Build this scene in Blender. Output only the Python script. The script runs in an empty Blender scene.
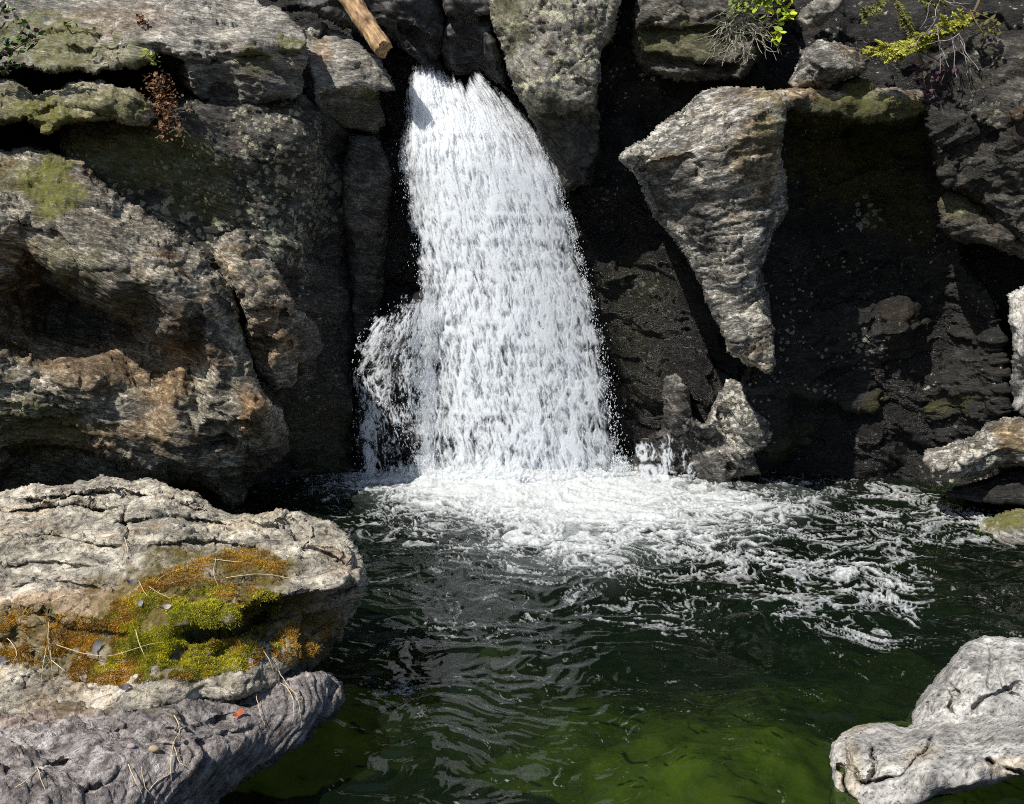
import bpy, math, random
import numpy as np
from mathutils import Vector, Matrix, Euler

random.seed(7)
rng = np.random.default_rng(7)
F32 = np.float32
scene = bpy.context.scene
COL = scene.collection

# ------------------------------------------------------------------ camera model
W, H, FPX = 1024, 804, 887.0
CAM = np.array([0.0, 0.0, 2.5])
PITCH = math.radians(8.3)
CP, SP = math.cos(PITCH), math.sin(PITCH)


def rays(px, py):
    a = (np.asarray(px, float) - W / 2) / FPX
    b = (H / 2 - np.asarray(py, float)) / FPX
    dy = CP + b * SP
    dz = -SP + b * CP
    return a / dy, dz / dy          # world x and z per metre of depth


def P(px, py, Y):
    """point seen at (px, py), Y metres in front of the viewer"""
    rx, rz = rays(px, py)
    Y = np.asarray(Y, float)
    return np.stack([rx * Y, Y + 0 * rx, CAM[2] + rz * Y], -1)


def py_of(Y, z):
    # row at which a point at depth Y and height z is seen
    t = (z - CAM[2]) / Y
    b = (t * CP + SP) / (CP - t * SP)
    return H / 2 - FPX * b


# ------------------------------------------------------------------ noise
_perm = np.random.default_rng(3).permutation(256).astype(np.int32)
_perm = np.concatenate([_perm, _perm, _perm])
_g = np.random.default_rng(4).normal(size=(256, 3))
_g = (_g / np.linalg.norm(_g, axis=1, keepdims=True)).astype(F32)


def perlin(p):
    p = np.asarray(p, F32)
    i0 = np.floor(p).astype(np.int32)
    f = p - i0
    i0 &= 255
    u = f * f * f * (f * (f * 6 - 15) + 10)
    out = 0
    for dx in (0, 1):
        wx = u[:, 0] if dx else 1 - u[:, 0]
        hx = _perm[(i0[:, 0] + dx) & 255]
        for dy in (0, 1):
            wy = u[:, 1] if dy else 1 - u[:, 1]
            hy = _perm[hx + ((i0[:, 1] + dy) & 255)]
            for dz in (0, 1):
                wz = u[:, 2] if dz else 1 - u[:, 2]
                g = _g[_perm[hy + ((i0[:, 2] + dz) & 255)]]
                d = g[:, 0] * (f[:, 0] - dx) + g[:, 1] * (f[:, 1] - dy) + g[:, 2] * (f[:, 2] - dz)
                out = out + wx * wy * wz * d
    return out * 1.6


def fbm(p, octv=4, lac=2.03, gain=0.5):
    p = np.asarray(p, F32)
    s, a = 0, 1.0
    for k in range(octv):
        s = s + a * perlin(p + 17.3 * k)
        p = p * lac
        a *= gain
    return s


def ridged(p, octv=4, lac=2.1, gain=0.5):
    p = np.asarray(p, F32)
    s, a = 0, 1.0
    for k in range(octv):
        s = s + a * (1 - 2 * np.abs(perlin(p + 11.7 * k)))
        p = p * lac
        a *= gain
    return s


def hash1(n):
    x = np.sin(np.asarray(n, float) * 127.1 + 3.7) * 43758.5453
    return (x - np.floor(x)).astype(F32)


def worley(p):
    """F1, F2 and a random number of the nearest cell"""
    p = np.asarray(p, F32)
    ip = np.floor(p).astype(np.int32)
    F1 = np.full(len(p), 9, F32)
    F2 = np.full(len(p), 9, F32)
    cid = np.zeros(len(p), F32)
    for dx in (-1, 0, 1):
        for dy in (-1, 0, 1):
            for dz in (-1, 0, 1):
                c = ip + np.array([dx, dy, dz], np.int32)
                h = _perm[_perm[_perm[c[:, 0] & 255] + (c[:, 1] & 255)] + (c[:, 2] & 255)]
                q = c + 0.5 + 0.55 * _g[h]
                d = np.sqrt(((p - q) ** 2).sum(1))
                near = d < F1
                F2 = np.where(near, F1, np.minimum(F2, d))
                cid = np.where(near, h / 255.0, cid)
                F1 = np.where(near, d, F1)
    return F1, F2, cid


def smooth(a, b, x):
    t = np.clip((x - a) / (b - a), 0, 1)
    return t * t * (3 - 2 * t)


# ------------------------------------------------------------------ mesh helpers
def mesh_from(name, verts, faces, mat, attrs=None, smooth_shade=True):
    """faces: (n,k) int array (k = 3 or 4) or a list of such arrays"""
    me = bpy.data.meshes.new(name)
    fl = faces if isinstance(faces, list) else [faces]
    fl = [np.asarray(f, np.int32) for f in fl if len(f)]
    loops = np.concatenate([f.ravel() for f in fl])
    tot = np.concatenate([np.full(len(f), f.shape[1], np.int32) for f in fl])
    start = np.concatenate([[0], np.cumsum(tot)[:-1]]).astype(np.int32)
    me.vertices.add(len(verts))
    me.vertices.foreach_set('co', np.asarray(verts, F32).ravel())
    me.loops.add(len(loops))
    me.loops.foreach_set('vertex_index', loops)
    me.polygons.add(len(tot))
    me.polygons.foreach_set('loop_start', start)
    me.polygons.foreach_set('loop_total', tot)
    me.update(calc_edges=True)
    me.validate()
    if smooth_shade:
        me.polygons.foreach_set('use_smooth', np.ones(len(me.polygons), bool))
    for k, v in (attrs or {}).items():
        v = np.asarray(v, F32)
        if v.ndim == 2:
            at = me.attributes.new(k, 'FLOAT_COLOR', 'POINT')
            c = np.ones((len(verts), 4), F32)
            c[:, :3] = v[:, :3]
            at.data.foreach_set('color', c.ravel())
        else:
            at = me.attributes.new(k, 'FLOAT', 'POINT')
            at.data.foreach_set('value', v)
    if mat:
        me.materials.append(mat)
    return me


def link(name, me, parent=None, loc=None):
    o = bpy.data.objects.new(name, me)
    COL.objects.link(o)
    if loc is not None:
        o.location = loc
    if parent:
        o.parent = parent
    return o


def tag(o, label=None, cat=None, group=None, kind=None):
    if label:
        o['label'] = label
    if cat:
        o['category'] = cat
    if group:
        o['group'] = group
    if kind:
        o['kind'] = kind
    return o


# ------------------------------------------------------------------ polygon distance, depth fields
def seg_dist(px, py, poly, closed):
    """unsigned distance to a polyline, signed side of the nearest piece, end flag"""
    poly = np.asarray(poly, float)
    n = len(poly)
    best = np.full(px.shape, 1e9)
    side = np.zeros(px.shape)
    along = np.zeros(px.shape)
    L = 0.0
    for i in range(n if closed else n - 1):
        a, b = poly[i], poly[(i + 1) % n]
        d = b - a
        l2 = (d ** 2).sum() + 1e-9
        t = np.clip(((px - a[0]) * d[0] + (py - a[1]) * d[1]) / l2, 0, 1)
        dx, dy = px - a[0] - t * d[0], py - a[1] - t * d[1]
        r = np.hypot(dx, dy)
        m = r < best
        best = np.where(m, r, best)
        side = np.where(m, np.sign(d[0] * (py - a[1]) - d[1] * (px - a[0])), side)
        along = np.where(m, L + t * math.sqrt(l2), along)
        L += math.sqrt(l2)
    return best, side, along / L


def inside_poly(px, py, poly):
    poly = np.asarray(poly, float)
    ins = np.zeros(px.shape, bool)
    n = len(poly)
    for i in range(n):
        x1, y1 = poly[i]
        x2, y2 = poly[(i + 1) % n]
        if y1 == y2:
            continue
        c = ((y1 > py) != (y2 > py)) & (px < (x2 - x1) * (py - y1) / (y2 - y1) + x1)
        ins ^= c
    return ins


def poly_sd(px, py, poly):
    d, _, _ = seg_dist(px, py, poly, True)
    return np.where(inside_poly(px, py, poly), d, -d)   # positive inside


def rbf(ctrl, px, py, c=6.0, lam=0.0):
    """smooth surface through (px, py, value) points"""
    A = np.asarray(ctrl, float)
    X, v = A[:, :2] / 100, A[:, 2]
    cc = (c / 100) ** 2
    K = np.sqrt(((X[:, None] - X[None]) ** 2).sum(-1) + cc)
    n = len(A)
    M = np.zeros((n + 3, n + 3))
    M[:n, :n] = K - lam * np.eye(n)
    M[:n, n] = 1
    M[:n, n + 1:] = X
    M[n, :n] = 1
    M[n + 1:, :n] = X.T
    s = np.linalg.solve(M, np.concatenate([v, [0, 0, 0]]))
    out = np.zeros(px.shape)
    fx, fy = px.ravel() / 100, py.ravel() / 100
    o = out.ravel()
    for i in range(0, len(fx), 100000):
        q = np.stack([fx[i:i + 100000], fy[i:i + 100000]], 1)
        k = np.sqrt(((q[:, None] - X[None]) ** 2).sum(-1) + cc)
        o[i:i + 100000] = k @ s[:n] + s[n] + q @ s[n + 1:]
    return o.reshape(px.shape)


def features(px, py, feats):
    """ledges, cracks and bumps as a change of depth in metres"""
    dY = np.zeros(px.shape)
    if len(feats):      # ledges and cracks wander a little
        z0 = np.zeros(px.size)
        w1 = fbm(np.stack([px.ravel() / 26, py.ravel() / 26, z0 + 4], 1), 4, 2.2, 0.6).reshape(px.shape)
        w2 = fbm(np.stack([px.ravel() / 26, py.ravel() / 26, z0 + 9], 1), 4, 2.2, 0.6).reshape(px.shape)
        px, py = px + 3.2 * w1, py + 2.6 * w2
    for f in feats:
        k = f[0]
        if k == 'ledge':      # rock below (to the right of travel) set back by amount, fading over fade px
            _, poly, amt, fade, soft = f
            d, s, al = seg_dist(px, py, poly, False)
            sd = d * s
            end = np.clip(np.minimum(al, 1 - al) / 0.12, 0, 1) ** 0.7
            dY += amt * smooth(-soft, soft, sd) * np.exp(-np.maximum(sd, 0) / fade) * end
        elif k == 'crack':
            _, poly, amt, wd = f
            d, s, al = seg_dist(px, py, poly, False)
            end = np.clip(np.minimum(al, 1 - al) / 0.15, 0.25, 1)
            dY += amt * np.exp(-(d / wd) ** 2) * end
        elif k == 'bump':
            _, cx, cy, rx, ry, ang, amt = f
            c, s = math.cos(math.radians(ang)), math.sin(math.radians(ang))
            u = ((px - cx) * c + (py - cy) * s) / rx
            v = (-(px - cx) * s + (py - cy) * c) / ry
            dY -= amt * np.exp(-(u * u + v * v))
    return dY


def rotm(bed):
    return np.array(Euler([math.radians(a) for a in bed]).to_matrix())


SURF = {}


def blob_mask(px, py, blobs, nz=None):
    """soft painted patches: (cx, cy, rx, ry, angle, strength)"""
    m = np.zeros(px.shape)
    for cx, cy, rx, ry, ang, st in blobs:
        c, s = math.cos(math.radians(ang)), math.sin(math.radians(ang))
        u = ((px - cx) * c + (py - cy) * s) / rx
        v = (-(px - cx) * s + (py - cy) * c) / ry
        r = np.sqrt(u * u + v * v)
        if nz is not None:
            r = r + 0.45 * nz
        m = np.maximum(m, st * smooth(1.25, 0.7, r))
    return m


def relief(name, poly, ctrl, mat, step=1.3, feats=(), bed=(10, 0, 0), seed=0.0,
           big=(0.10, 1.3), terr=(0.05, 7.0, 0.8), cells=(0.05, 2.2), fine=0.012, fineS=9.0,
           wrap=(14, 0.35), rim=4.0, thick=0.8, shrink=0.25, masks=None, c=6.0, aniso=(1, 1, 5.0), closed=True, stepy=None):
    """a rock: its face follows the depth points, its edge rolls back and is closed behind"""
    poly = np.asarray(poly, float)
    x0, y0 = poly.min(0) - 4
    x1, y1 = poly.max(0) + 4
    xs = np.arange(x0, x1 + step, step)
    ys = np.arange(y0, y1 + step, stepy or step)
    # coarser steps outside the picture
    def thin(v, lo, hi):
        keep = (v > lo) & (v < hi)
        idx = np.arange(len(v))
        return v[keep | (idx % 4 == 0)]
    xs = thin(xs, -25, W + 25)
    ys = thin(ys, -25, H + 25)
    PX, PY = np.meshgrid(xs, ys)
    shp = PX.shape
    Y = rbf(ctrl, PX, PY, c=c)
    sd = poly_sd(PX, PY, poly)
    # wavy outline
    e1 = fbm(np.stack([PX.ravel() / 34, PY.ravel() / 34, np.full(PX.size, seed)], 1), 6, 2.1, 0.68).reshape(shp)
    sd = sd + e1 * rim
    keep = sd > 0
    wpx, wd = wrap
    tt = np.clip(sd / wpx, 0, 1)
    Y = Y + features(PX, PY, feats) + wd * (1 - np.sqrt(np.clip(1 - (1 - tt) ** 2, 0, 1)))
    pts = P(PX.ravel(), PY.ravel(), Y.ravel()).reshape(shp + (3,))

    def normals(pts, blur=0):
        gx = np.gradient(pts, axis=1)
        gy = np.gradient(pts, axis=0)
        n = np.cross(gy, gx)
        for _ in range(blur):
            n = (n + np.roll(n, 1, 0) + np.roll(n, -1, 0) + np.roll(n, 1, 1) + np.roll(n, -1, 1)) / 5
        n /= np.linalg.norm(n, axis=-1, keepdims=True) + 1e-9
        toc = ((CAM - pts) * n).sum(-1)
        n[toc < 0] *= -1
        return n
    n = normals(pts, 6)
    base = pts.reshape(-1, 3)
    R = rotm(bed)
    SC = np.array([1 / aniso[2], 1 / aniso[2] * 1.2, 1.0])
    q = (base @ R) * SC + seed
    w3 = np.stack([fbm(base * 0.9 + seed + k * 31, 2) for k in range(3)], 1) * 0.25
    d = -big[0] * fbm(base * big[1] + seed, 3)
    tmask = smooth(-0.5, 0.5, fbm(base * 1.1 + seed + 9, 2))
    wob = fbm(base * 1.6 + seed + 5, 4, 2.0, 0.6)
    for k, (fm, am) in enumerate(((1.0, 1.0), (2.3, 0.55), (5.1, 0.30))):
        t = q[:, 2] * terr[1] * fm + terr[2] * (1 + 0.5 * k) * wob + 7 * k
        lay = np.floor(t)
        fr = t - lay
        sm = smooth(0.78, 1.0, fr)
        step_p = hash1(lay + seed) * (1 - sm) + hash1(lay + 1 + seed) * sm - 0.5
        tm = tmask if k == 0 else smooth(-0.6, 0.4, fbm(base * (1.5 + k) + seed + 19 * k, 2))
        d = d - terr[0] * am * step_p * (0.25 + 1.0 * tm)
    if cells[0] > 0:
        for k, (fm, am) in enumerate(((1.0, 1.0), (2.7, 0.3))):
            qq = (q + w3 / fm) * cells[1] * fm * np.array([1.6, 1.6, 1.0])
            F1, F2, cid = worley(qq)
            tv = np.stack([hash1(cid * 91 + j) - 0.5 for j in range(3)], 1)
            ip = np.floor(qq)
            tilt = ((qq - ip - 0.5) * tv).sum(1)
            d = d - cells[0] * am * ((cid - 0.5) * 0.7 + 0.8 * np.clip(tilt, -0.6, 0.6)) * smooth(0.0, 0.2, F2 - F1)
    d = d * smooth(0, 1, np.clip(sd / (wpx * 0.8), 0, 1)).ravel() if closed else d
    pts = pts + n * d.reshape(shp)[..., None]
    # fine relief along the new normal
    n = normals(pts, 1)
    pf = pts.reshape(-1, 3)
    qf = (pf @ R) * SC + seed
    fn = ridged(qf * fineS, 5, 2.15, 0.66) * 0.6 + fbm(pf * fineS * 0.8 + seed, 5, 2.1, 0.66) * 0.7
    fm_ = 0.45 + 1.0 * smooth(-0.4, 0.5, fbm(pf * 1.8 + seed + 4, 3))
    fn = 0.62 * fn
    # where the surface runs away from the eye the mesh is coarser: keep only relief it can hold
    gap = np.maximum(np.linalg.norm(np.gradient(pts, axis=0), axis=-1), np.linalg.norm(np.gradient(pts, axis=1), axis=-1)).ravel()
    fm_att = np.clip(0.55 * 0.16 / (fineS / 9.0) / 10 / np.maximum(gap, 1e-4), 0.0, 1.0)
    for k, (fm, am) in enumerate(((0.55, 1.5), (1.5, 0.8))):          # chipped flakes
        qq = qf * fineS * fm * np.array([2.2, 2.2, 1.0]) + 0.25 * fbm(pf * fineS * fm * 0.7 + 3, 2)[:, None]
        F1, F2, cid = worley(qq)
        tv = np.stack([hash1(cid * 91 + j) - 0.5 for j in range(3)], 1)
        fn = fn * (fm_att if k == 0 else 1) + (fm_att if k else np.sqrt(fm_att)) * am * ((cid - 0.5) * 1.1 + 1.3 * np.clip(((qq - np.floor(qq) - 0.5) * tv).sum(1), -0.5, 0.5)) - 0.5 * am * (1 - smooth(0, 0.08, F2 - F1))
    rimf = 0.35 + 0.65 * smooth(0, 7, sd) if closed else 1.0
    pts = pts + n * ((fine * 1.35 * fn * fm_).reshape(shp) * rimf)[..., None]
    n = normals(pts, 1)
    pf = pts.reshape(-1, 3)
    # vertices
    fk = keep[:-1, :-1] & keep[1:, :-1] & keep[:-1, 1:] & keep[1:, 1:]
    used = np.zeros(shp, bool)
    used[:-1, :-1] |= fk
    used[1:, :-1] |= fk
    used[:-1, 1:] |= fk
    used[1:, 1:] |= fk
    idx = -np.ones(shp, np.int64)
    idx[used] = np.arange(used.sum())
    V = pts[used]
    quad = np.stack([idx[:-1, :-1][fk], idx[1:, :-1][fk], idx[1:, 1:][fk], idx[:-1, 1:][fk]], 1)
    # close behind: directed boundary edges are extruded back, then capped to a centre
    e = np.concatenate([quad[:, [0, 1]], quad[:, [1, 2]], quad[:, [2, 3]], quad[:, [3, 0]]])
    key = e[:, 0] * (len(V) + 1) + e[:, 1]
    rev = e[:, 1] * (len(V) + 1) + e[:, 0]
    be = e[~np.isin(key, rev)]
    bv = np.unique(be)
    pos = {int(v): i for i, v in enumerate(bv)}
    rm = np.array([[pos[int(a)], pos[int(b)]] for a, b in be])
    B = V[bv]
    cen = V.mean(0)
    dirv = B - CAM
    dirv /= np.linalg.norm(dirv, axis=1, keepdims=True)
    r1 = B + dirv * thick * 0.45 + (cen - B) * shrink * 0.3
    r2 = B + dirv * thick + (cen - B) * shrink
    c0 = len(V)
    V2 = np.concatenate([V, r1, r2, [r2.mean(0) + np.array([0, 0.2, 0])]])
    nb = len(bv)
    wall1 = np.stack([be[:, 1], be[:, 0], c0 + rm[:, 0], c0 + rm[:, 1]], 1)
    wall2 = np.stack([c0 + rm[:, 1], c0 + rm[:, 0], c0 + nb + rm[:, 0], c0 + nb + rm[:, 1]], 1)
    cap = np.stack([c0 + nb + rm[:, 1], c0 + nb + rm[:, 0], np.full(len(rm), len(V2) - 1)], 1)
    origin = np.array([cen[0], cen[1], V2[:, 2].min()])
    at = {}
    nz = fbm(pf * 3.0 + seed, 4, 2.0, 0.6)
    for k, bl in (masks or {}).items():
        m = blob_mask(PX.ravel(), PY.ravel(), bl, nz).reshape(shp)[used]
        at[k] = np.concatenate([m, np.zeros(len(V2) - len(V))])
    fl = [quad, np.concatenate([wall1, wall2]), cap] if closed else [quad]
    me = mesh_from(name, V2 - origin, fl, mat, at)
    o = link(name, me, loc=origin)
    SURF[name] = dict(xs=xs, ys=ys, pts=pts, n=n, keep=keep)
    return o


def on(name, px, py):
    s = SURF[name]
    i = int(np.clip(np.searchsorted(s['ys'], py), 0, len(s['ys']) - 1))
    j = int(np.clip(np.searchsorted(s['xs'], px), 0, len(s['xs']) - 1))
    return s['pts'][i, j].copy(), s['n'][i, j].copy()


# ------------------------------------------------------------------ materials
class NT:
    def __init__(self, name):
        self.m = bpy.data.materials.new(name)
        self.m.use_nodes = True
        self.t = self.m.node_tree
        self.t.nodes.clear()
        self.out = self.n('ShaderNodeOutputMaterial')

    def n(self, typ, **kw):
        nd = self.t.nodes.new(typ)
        for k, v in kw.items():
            if k.startswith('i_'):
                nd.inputs[k[2:].replace('_', ' ')].default_value = v
            else:
                setattr(nd, k, v)
        return nd

    def l(self, a, b):
        self.t.links.new(a, b)

    def math(self, op, a, b=None, clamp=False):
        nd = self.n('ShaderNodeMath', operation=op, use_clamp=clamp)
        for i, v in enumerate((a, b)):
            if v is None:
                continue
            if isinstance(v, (int, float)):
                nd.inputs[i].default_value = v
            else:
                self.l(v, nd.inputs[i])
        return nd.outputs[0]

    def ramp(self, fac, stops, interp='LINEAR'):
        nd = self.n('ShaderNodeValToRGB')
        nd.color_ramp.interpolation = interp
        els = nd.color_ramp.elements
        while len(els) < len(stops):
            els.new(0.5)
        for e, (p, c) in zip(els, stops):
            e.position = p
            e.color = (c, c, c, 1) if isinstance(c, (int, float)) else (*c, 1)
        self.l(fac, nd.inputs[0])
        return nd.outputs[0]

    def mix(self, fac, a, b, blend='MIX'):
        nd = self.n('ShaderNodeMix', data_type='RGBA', blend_type=blend)
        for s, v in ((nd.inputs[0], fac), (nd.inputs[6], a), (nd.inputs[7], b)):
            if isinstance(v, (int, float)):
                s.default_value = v
            elif isinstance(v, tuple):
                s.default_value = (*v, 1)
            else:
                self.l(v, s)
        return nd.outputs[2]

    def noise(self, vec, scale, detail=6, rough=0.6, dist=0.0):
        nd = self.n('ShaderNodeTexNoise')
        nd.inputs['Scale'].default_value = scale
        nd.inputs['Detail'].default_value = detail
        nd.inputs['Roughness'].default_value = rough
        nd.inputs['Distortion'].default_value = dist
        self.l(vec, nd.inputs['Vector'])
        return nd.outputs['Fac']

    def attr(self, name):
        return self.n('ShaderNodeAttribute', attribute_name=name).outputs['Fac']


def rock_mat(name, lo, mid, hi, bed=(10, 0, 0), swirl=0.6, streak=9.0, stretch=5.0, lichen=0.45, lich_col=(0.42, 0.41, 0.29),
             lich_scale=16.0, stain=(0.16, 0.085, 0.035), stain_amt=0.35, moss=(0.11, 0.11, 0.018), rough=0.8, bump=0.6,
             wetcol=0.25, spec=0.3, varnish=0.75):
    t = NT(name)
    tc = t.n('ShaderNodeTexCoord')
    vec = tc.outputs['Object']
    mp = t.n('ShaderNodeMapping')
    # foliation: squeeze along the bedding normal
    mp.vector_type = 'POINT'
    R = Euler([math.radians(a) for a in bed]).to_matrix().transposed()
    mp.inputs['Rotation'].default_value = R.to_euler()
    t.l(vec, mp.inputs['Vector'])
    sc = t.n('ShaderNodeVectorMath', operation='MULTIPLY')
    sc.inputs[1].default_value = (1, 1, stretch)
    t.l(mp.outputs[0], sc.inputs[0])
    q = sc.outputs[0]
    n1 = t.noise(q, streak, 8, 0.68, swirl)
    n2 = t.noise(vec, 2.3, 5, 0.6, 0.4)
    n3 = t.noise(vec, 38.0, 5, 0.7)
    base = t.ramp(t.math('ADD', t.math('MULTIPLY', n1, 0.75), t.math('MULTIPLY', n3, 0.25)),
                  [(0.37, lo), (0.5, mid), (0.62, hi)])
    # dark pits and pale grains
    pit = t.noise(q, streak * 2.6, 6, 0.75, 0.3)
    base = t.mix(0.85, base, t.ramp(pit, [(0.38, 0.12), (0.47, 0.9), (0.60, 1.0), (0.68, 1.5)]), 'MULTIPLY')
    # black crusts drawn out along the layers
    vs = t.n('ShaderNodeVectorMath', operation='MULTIPLY')
    vs.inputs[1].default_value = (1, 1, 0.55)
    t.l(q, vs.inputs[0])
    va = t.noise(vs.outputs[0], 2.6, 8, 0.66, 0.9)
    base = t.mix(varnish, base, t.ramp(va, [(0.40, 0.10), (0.50, 0.55), (0.56, 1.1)]), 'MULTIPLY')
    # larger tone patches
    base = t.mix(0.6, base, t.ramp(n2, [(0.32, 0.45), (0.66, 1.5)]), 'MULTIPLY')
    # iron stain
    n4 = t.noise(vec, 3.1, 6, 0.62, 0.8)
    st = t.math('MAXIMUM', t.math('MULTIPLY', t.ramp(n4, [(0.52, 0.0), (0.66, 1.0)]), stain_amt), t.attr('stain'))
    base = t.mix(st, base, t.mix(0.35, t.mix(1.0, base, tuple(1.08 * (c / max(stain)) ** 0.6 for c in stain), 'MULTIPLY'), stain))
    # lichen: scattered pale crusts with ragged edges, also the hollow's painted highlights
    vo = t.n('ShaderNodeTexVoronoi')
    vo.inputs['Scale'].default_value = lich_scale
    vo.inputs['Randomness'].default_value = 1
    wv = t.n('ShaderNodeVectorMath', operation='ADD')
    t.l(vec, wv.inputs[0])
    nd = t.n('ShaderNodeTexNoise')
    nd.inputs['Scale'].default_value = 30
    nd.inputs['Detail'].default_value = 4
    t.l(vec, nd.inputs['Vector'])
    sv = t.n('ShaderNodeVectorMath', operation='SCALE')
    sv.inputs['Scale'].default_value = 0.07
    t.l(nd.outputs['Color'], sv.inputs[0])
    t.l(sv.outputs[0], wv.inputs[1])
    t.l(wv.outputs[0], vo.inputs['Vector'])
    size = t.ramp(t.noise(vec, 1.7, 4, 0.6), [(0.40, 0.0), (0.75, 0.62)])
    la = t.math('ADD', size, t.math('MULTIPLY', t.attr('lichen'), 0.45))
    lm = t.math('SUBTRACT', t.math('MULTIPLY', la, 0.75), vo.outputs['Distance'])
    lm = t.math('MULTIPLY', t.ramp(lm, [(0.0, 0.0), (0.06, 1.0)]), t.ramp(n3, [(0.35, 0.2), (0.55, 1.0)]))
    lm = t.math('MULTIPLY', lm, lichen)
    base = t.mix(lm, base, lich_col)
    # moss and algae film
    mm = t.math('MULTIPLY', t.attr('moss'), t.ramp(t.noise(vec, 14, 6, 0.7), [(0.25, 0.15), (0.55, 1.0)]))
    mcol = t.ramp(t.noise(vec, 22, 5, 0.7), [(0.3, tuple(0.5 * c for c in moss)), (0.7, tuple(1.5 * c for c in moss))])
    base = t.mix(mm, base, mcol)
    # wet mask darkens and glosses: damp rock, plus places given painted shade
    wet = t.attr('wet')
    base = t.mix(wet, base, t.mix(1.0, base, (wetcol, wetcol, wetcol * 1.05), 'MULTIPLY'))
    bs = t.n('ShaderNodeBsdfPrincipled')
    t.l(base, bs.inputs['Base Color'])
    rg = t.math('SUBTRACT', t.math('ADD', rough - 0.1, t.math('MULTIPLY', n3, 0.2)), t.math('MULTIPLY', wet, 0.32))
    t.l(rg, bs.inputs['Roughness'])
    bs.inputs['Specular IOR Level'].default_value = spec
    bp = t.n('ShaderNodeBump')
    bp.inputs['Strength'].default_value = bump
    bp.inputs['Distance'].default_value = 0.06
    hgt = t.math('ADD', n1, t.math('MULTIPLY', n3, 0.5))
    hgt = t.math('ADD', hgt, t.math('MULTIPLY', pit, 0.6))
    hgt = t.math('ADD', hgt, t.math('MULTIPLY', t.noise(vec, 110, 3, 0.6), 0.22))
    hgt = t.math('ADD', hgt, t.math('MULTIPLY', lm, 0.15))
    t.l(hgt, bp.inputs['Height'])
    t.l(bp.outputs[0], bs.inputs['Normal'])
    t.l(bs.outputs[0], t.out.inputs['Surface'])
    return t.m


def plain_mat(name, col, rough=0.7, var=0.5, scale=20, attr=None, sub=0.0, trans=0.0, spec=0.3):
    t = NT(name)
    tc = t.n('ShaderNodeTexCoord')
    nz = t.noise(tc.outputs['Object'], scale, 5, 0.65)
    c0 = col
    if attr:
        c0 = t.n('ShaderNodeAttribute', attribute_name=attr).outputs['Color']
    c = t.mix(1.0, c0, t.ramp(nz, [(0.25, 1 - var), (0.75, 1 + var)]), 'MULTIPLY')
    bs = t.n('ShaderNodeBsdfPrincipled')
    t.l(c, bs.inputs['Base Color'])
    bs.inputs['Roughness'].default_value = rough
    bs.inputs['Specular IOR Level'].default_value = spec
    sh = bs.outputs[0]
    if trans > 0:
        tr = t.n('ShaderNodeBsdfTranslucent')
        t.l(c, tr.inputs['Color'])
        mx = t.n('ShaderNodeMixShader')
        mx.inputs[0].default_value = trans
        t.l(sh, mx.inputs[1])
        t.l(tr.outputs[0], mx.inputs[2])
        sh = mx.outputs[0]
    t.l(sh, t.out.inputs['Surface'])
    return t.m


G = lambda v, w=1.0: (v * w ** 0.75, v, v / w ** 1.7)
BEDL = (12, 18, 0)       # layering of the left side dips to the right
BEDR = (5, -12, 0)
M_left = rock_mat('schist_left', G(0.055, 1.18), G(0.22, 1.18), G(0.60, 1.12), BEDL, stain=(0.19, 0.10, 0.035), stain_amt=0.6)
M_slab = rock_mat('schist_pale', G(0.10, 1.1), G(0.30, 1.1), G(0.58, 1.06), (10, 8, 0), lichen=0.35, stain_amt=0.15, varnish=0.6)
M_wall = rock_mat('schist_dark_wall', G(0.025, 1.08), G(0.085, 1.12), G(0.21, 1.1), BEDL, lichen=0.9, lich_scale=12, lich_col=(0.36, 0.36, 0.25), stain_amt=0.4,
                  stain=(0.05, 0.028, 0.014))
M_black = rock_mat('schist_black_wet_shade', G(0.007, 1.06), G(0.020, 1.08), G(0.052, 1.04), BEDR, lichen=0.8, lich_scale=12, lich_col=(0.42, 0.42, 0.34), varnish=0.5, stain_amt=0.25,
                   stain=(0.03, 0.018, 0.010), rough=0.6)  # near-black: wet rock by the fall, painted shade in the right hollow
M_prow = rock_mat('schist_prow', G(0.035, 1.1), G(0.25, 1.09), G(0.68, 1.06), BEDR, lichen=0.75, lich_col=(0.58, 0.56, 0.46), lich_scale=14, stretch=3.0, stain_amt=0.5, stain=(0.11, 0.075, 0.035))
M_lich = rock_mat('rock_lichened', G(0.05, 1.1), G(0.20, 1.1), G(0.44, 1.08), (60, 0, 20), varnish=0.5, lichen=0.85, lich_col=(0.44, 0.44, 0.29), lich_scale=10,
                  stain_amt=0.35, stain=(0.10, 0.075, 0.03), streak=6, stretch=1.6)
M_smooth = rock_mat('rock_waterworn', G(0.02, 1.03), G(0.055, 1.03), G(0.14, 1.0), (40, 30, 0), lichen=0.0, stain_amt=0.1, streak=3, stretch=2.5, rough=0.55, bump=0.3)
M_front = rock_mat('schist_front', G(0.10, 1.14), G(0.43, 1.14), G(0.72, 1.12), (18, 3, 0), varnish=0.45, lichen=0.5, lich_col=(0.64, 0.58, 0.40), stain_amt=0.4,
                   streak=8, stretch=3.0, lich_scale=22, moss=(0.10, 0.075, 0.008), bump=0.7)
M_slabF = rock_mat('schist_low_slab', (0.085, 0.074, 0.07), (0.32, 0.285, 0.27), (0.63, 0.585, 0.55), (22, -14, 0), swirl=0.15, varnish=0.38, lichen=0.25, stain_amt=0.2, streak=12, stretch=3.0,
                   moss=(0.10, 0.075, 0.008), bump=0.7)
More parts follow.
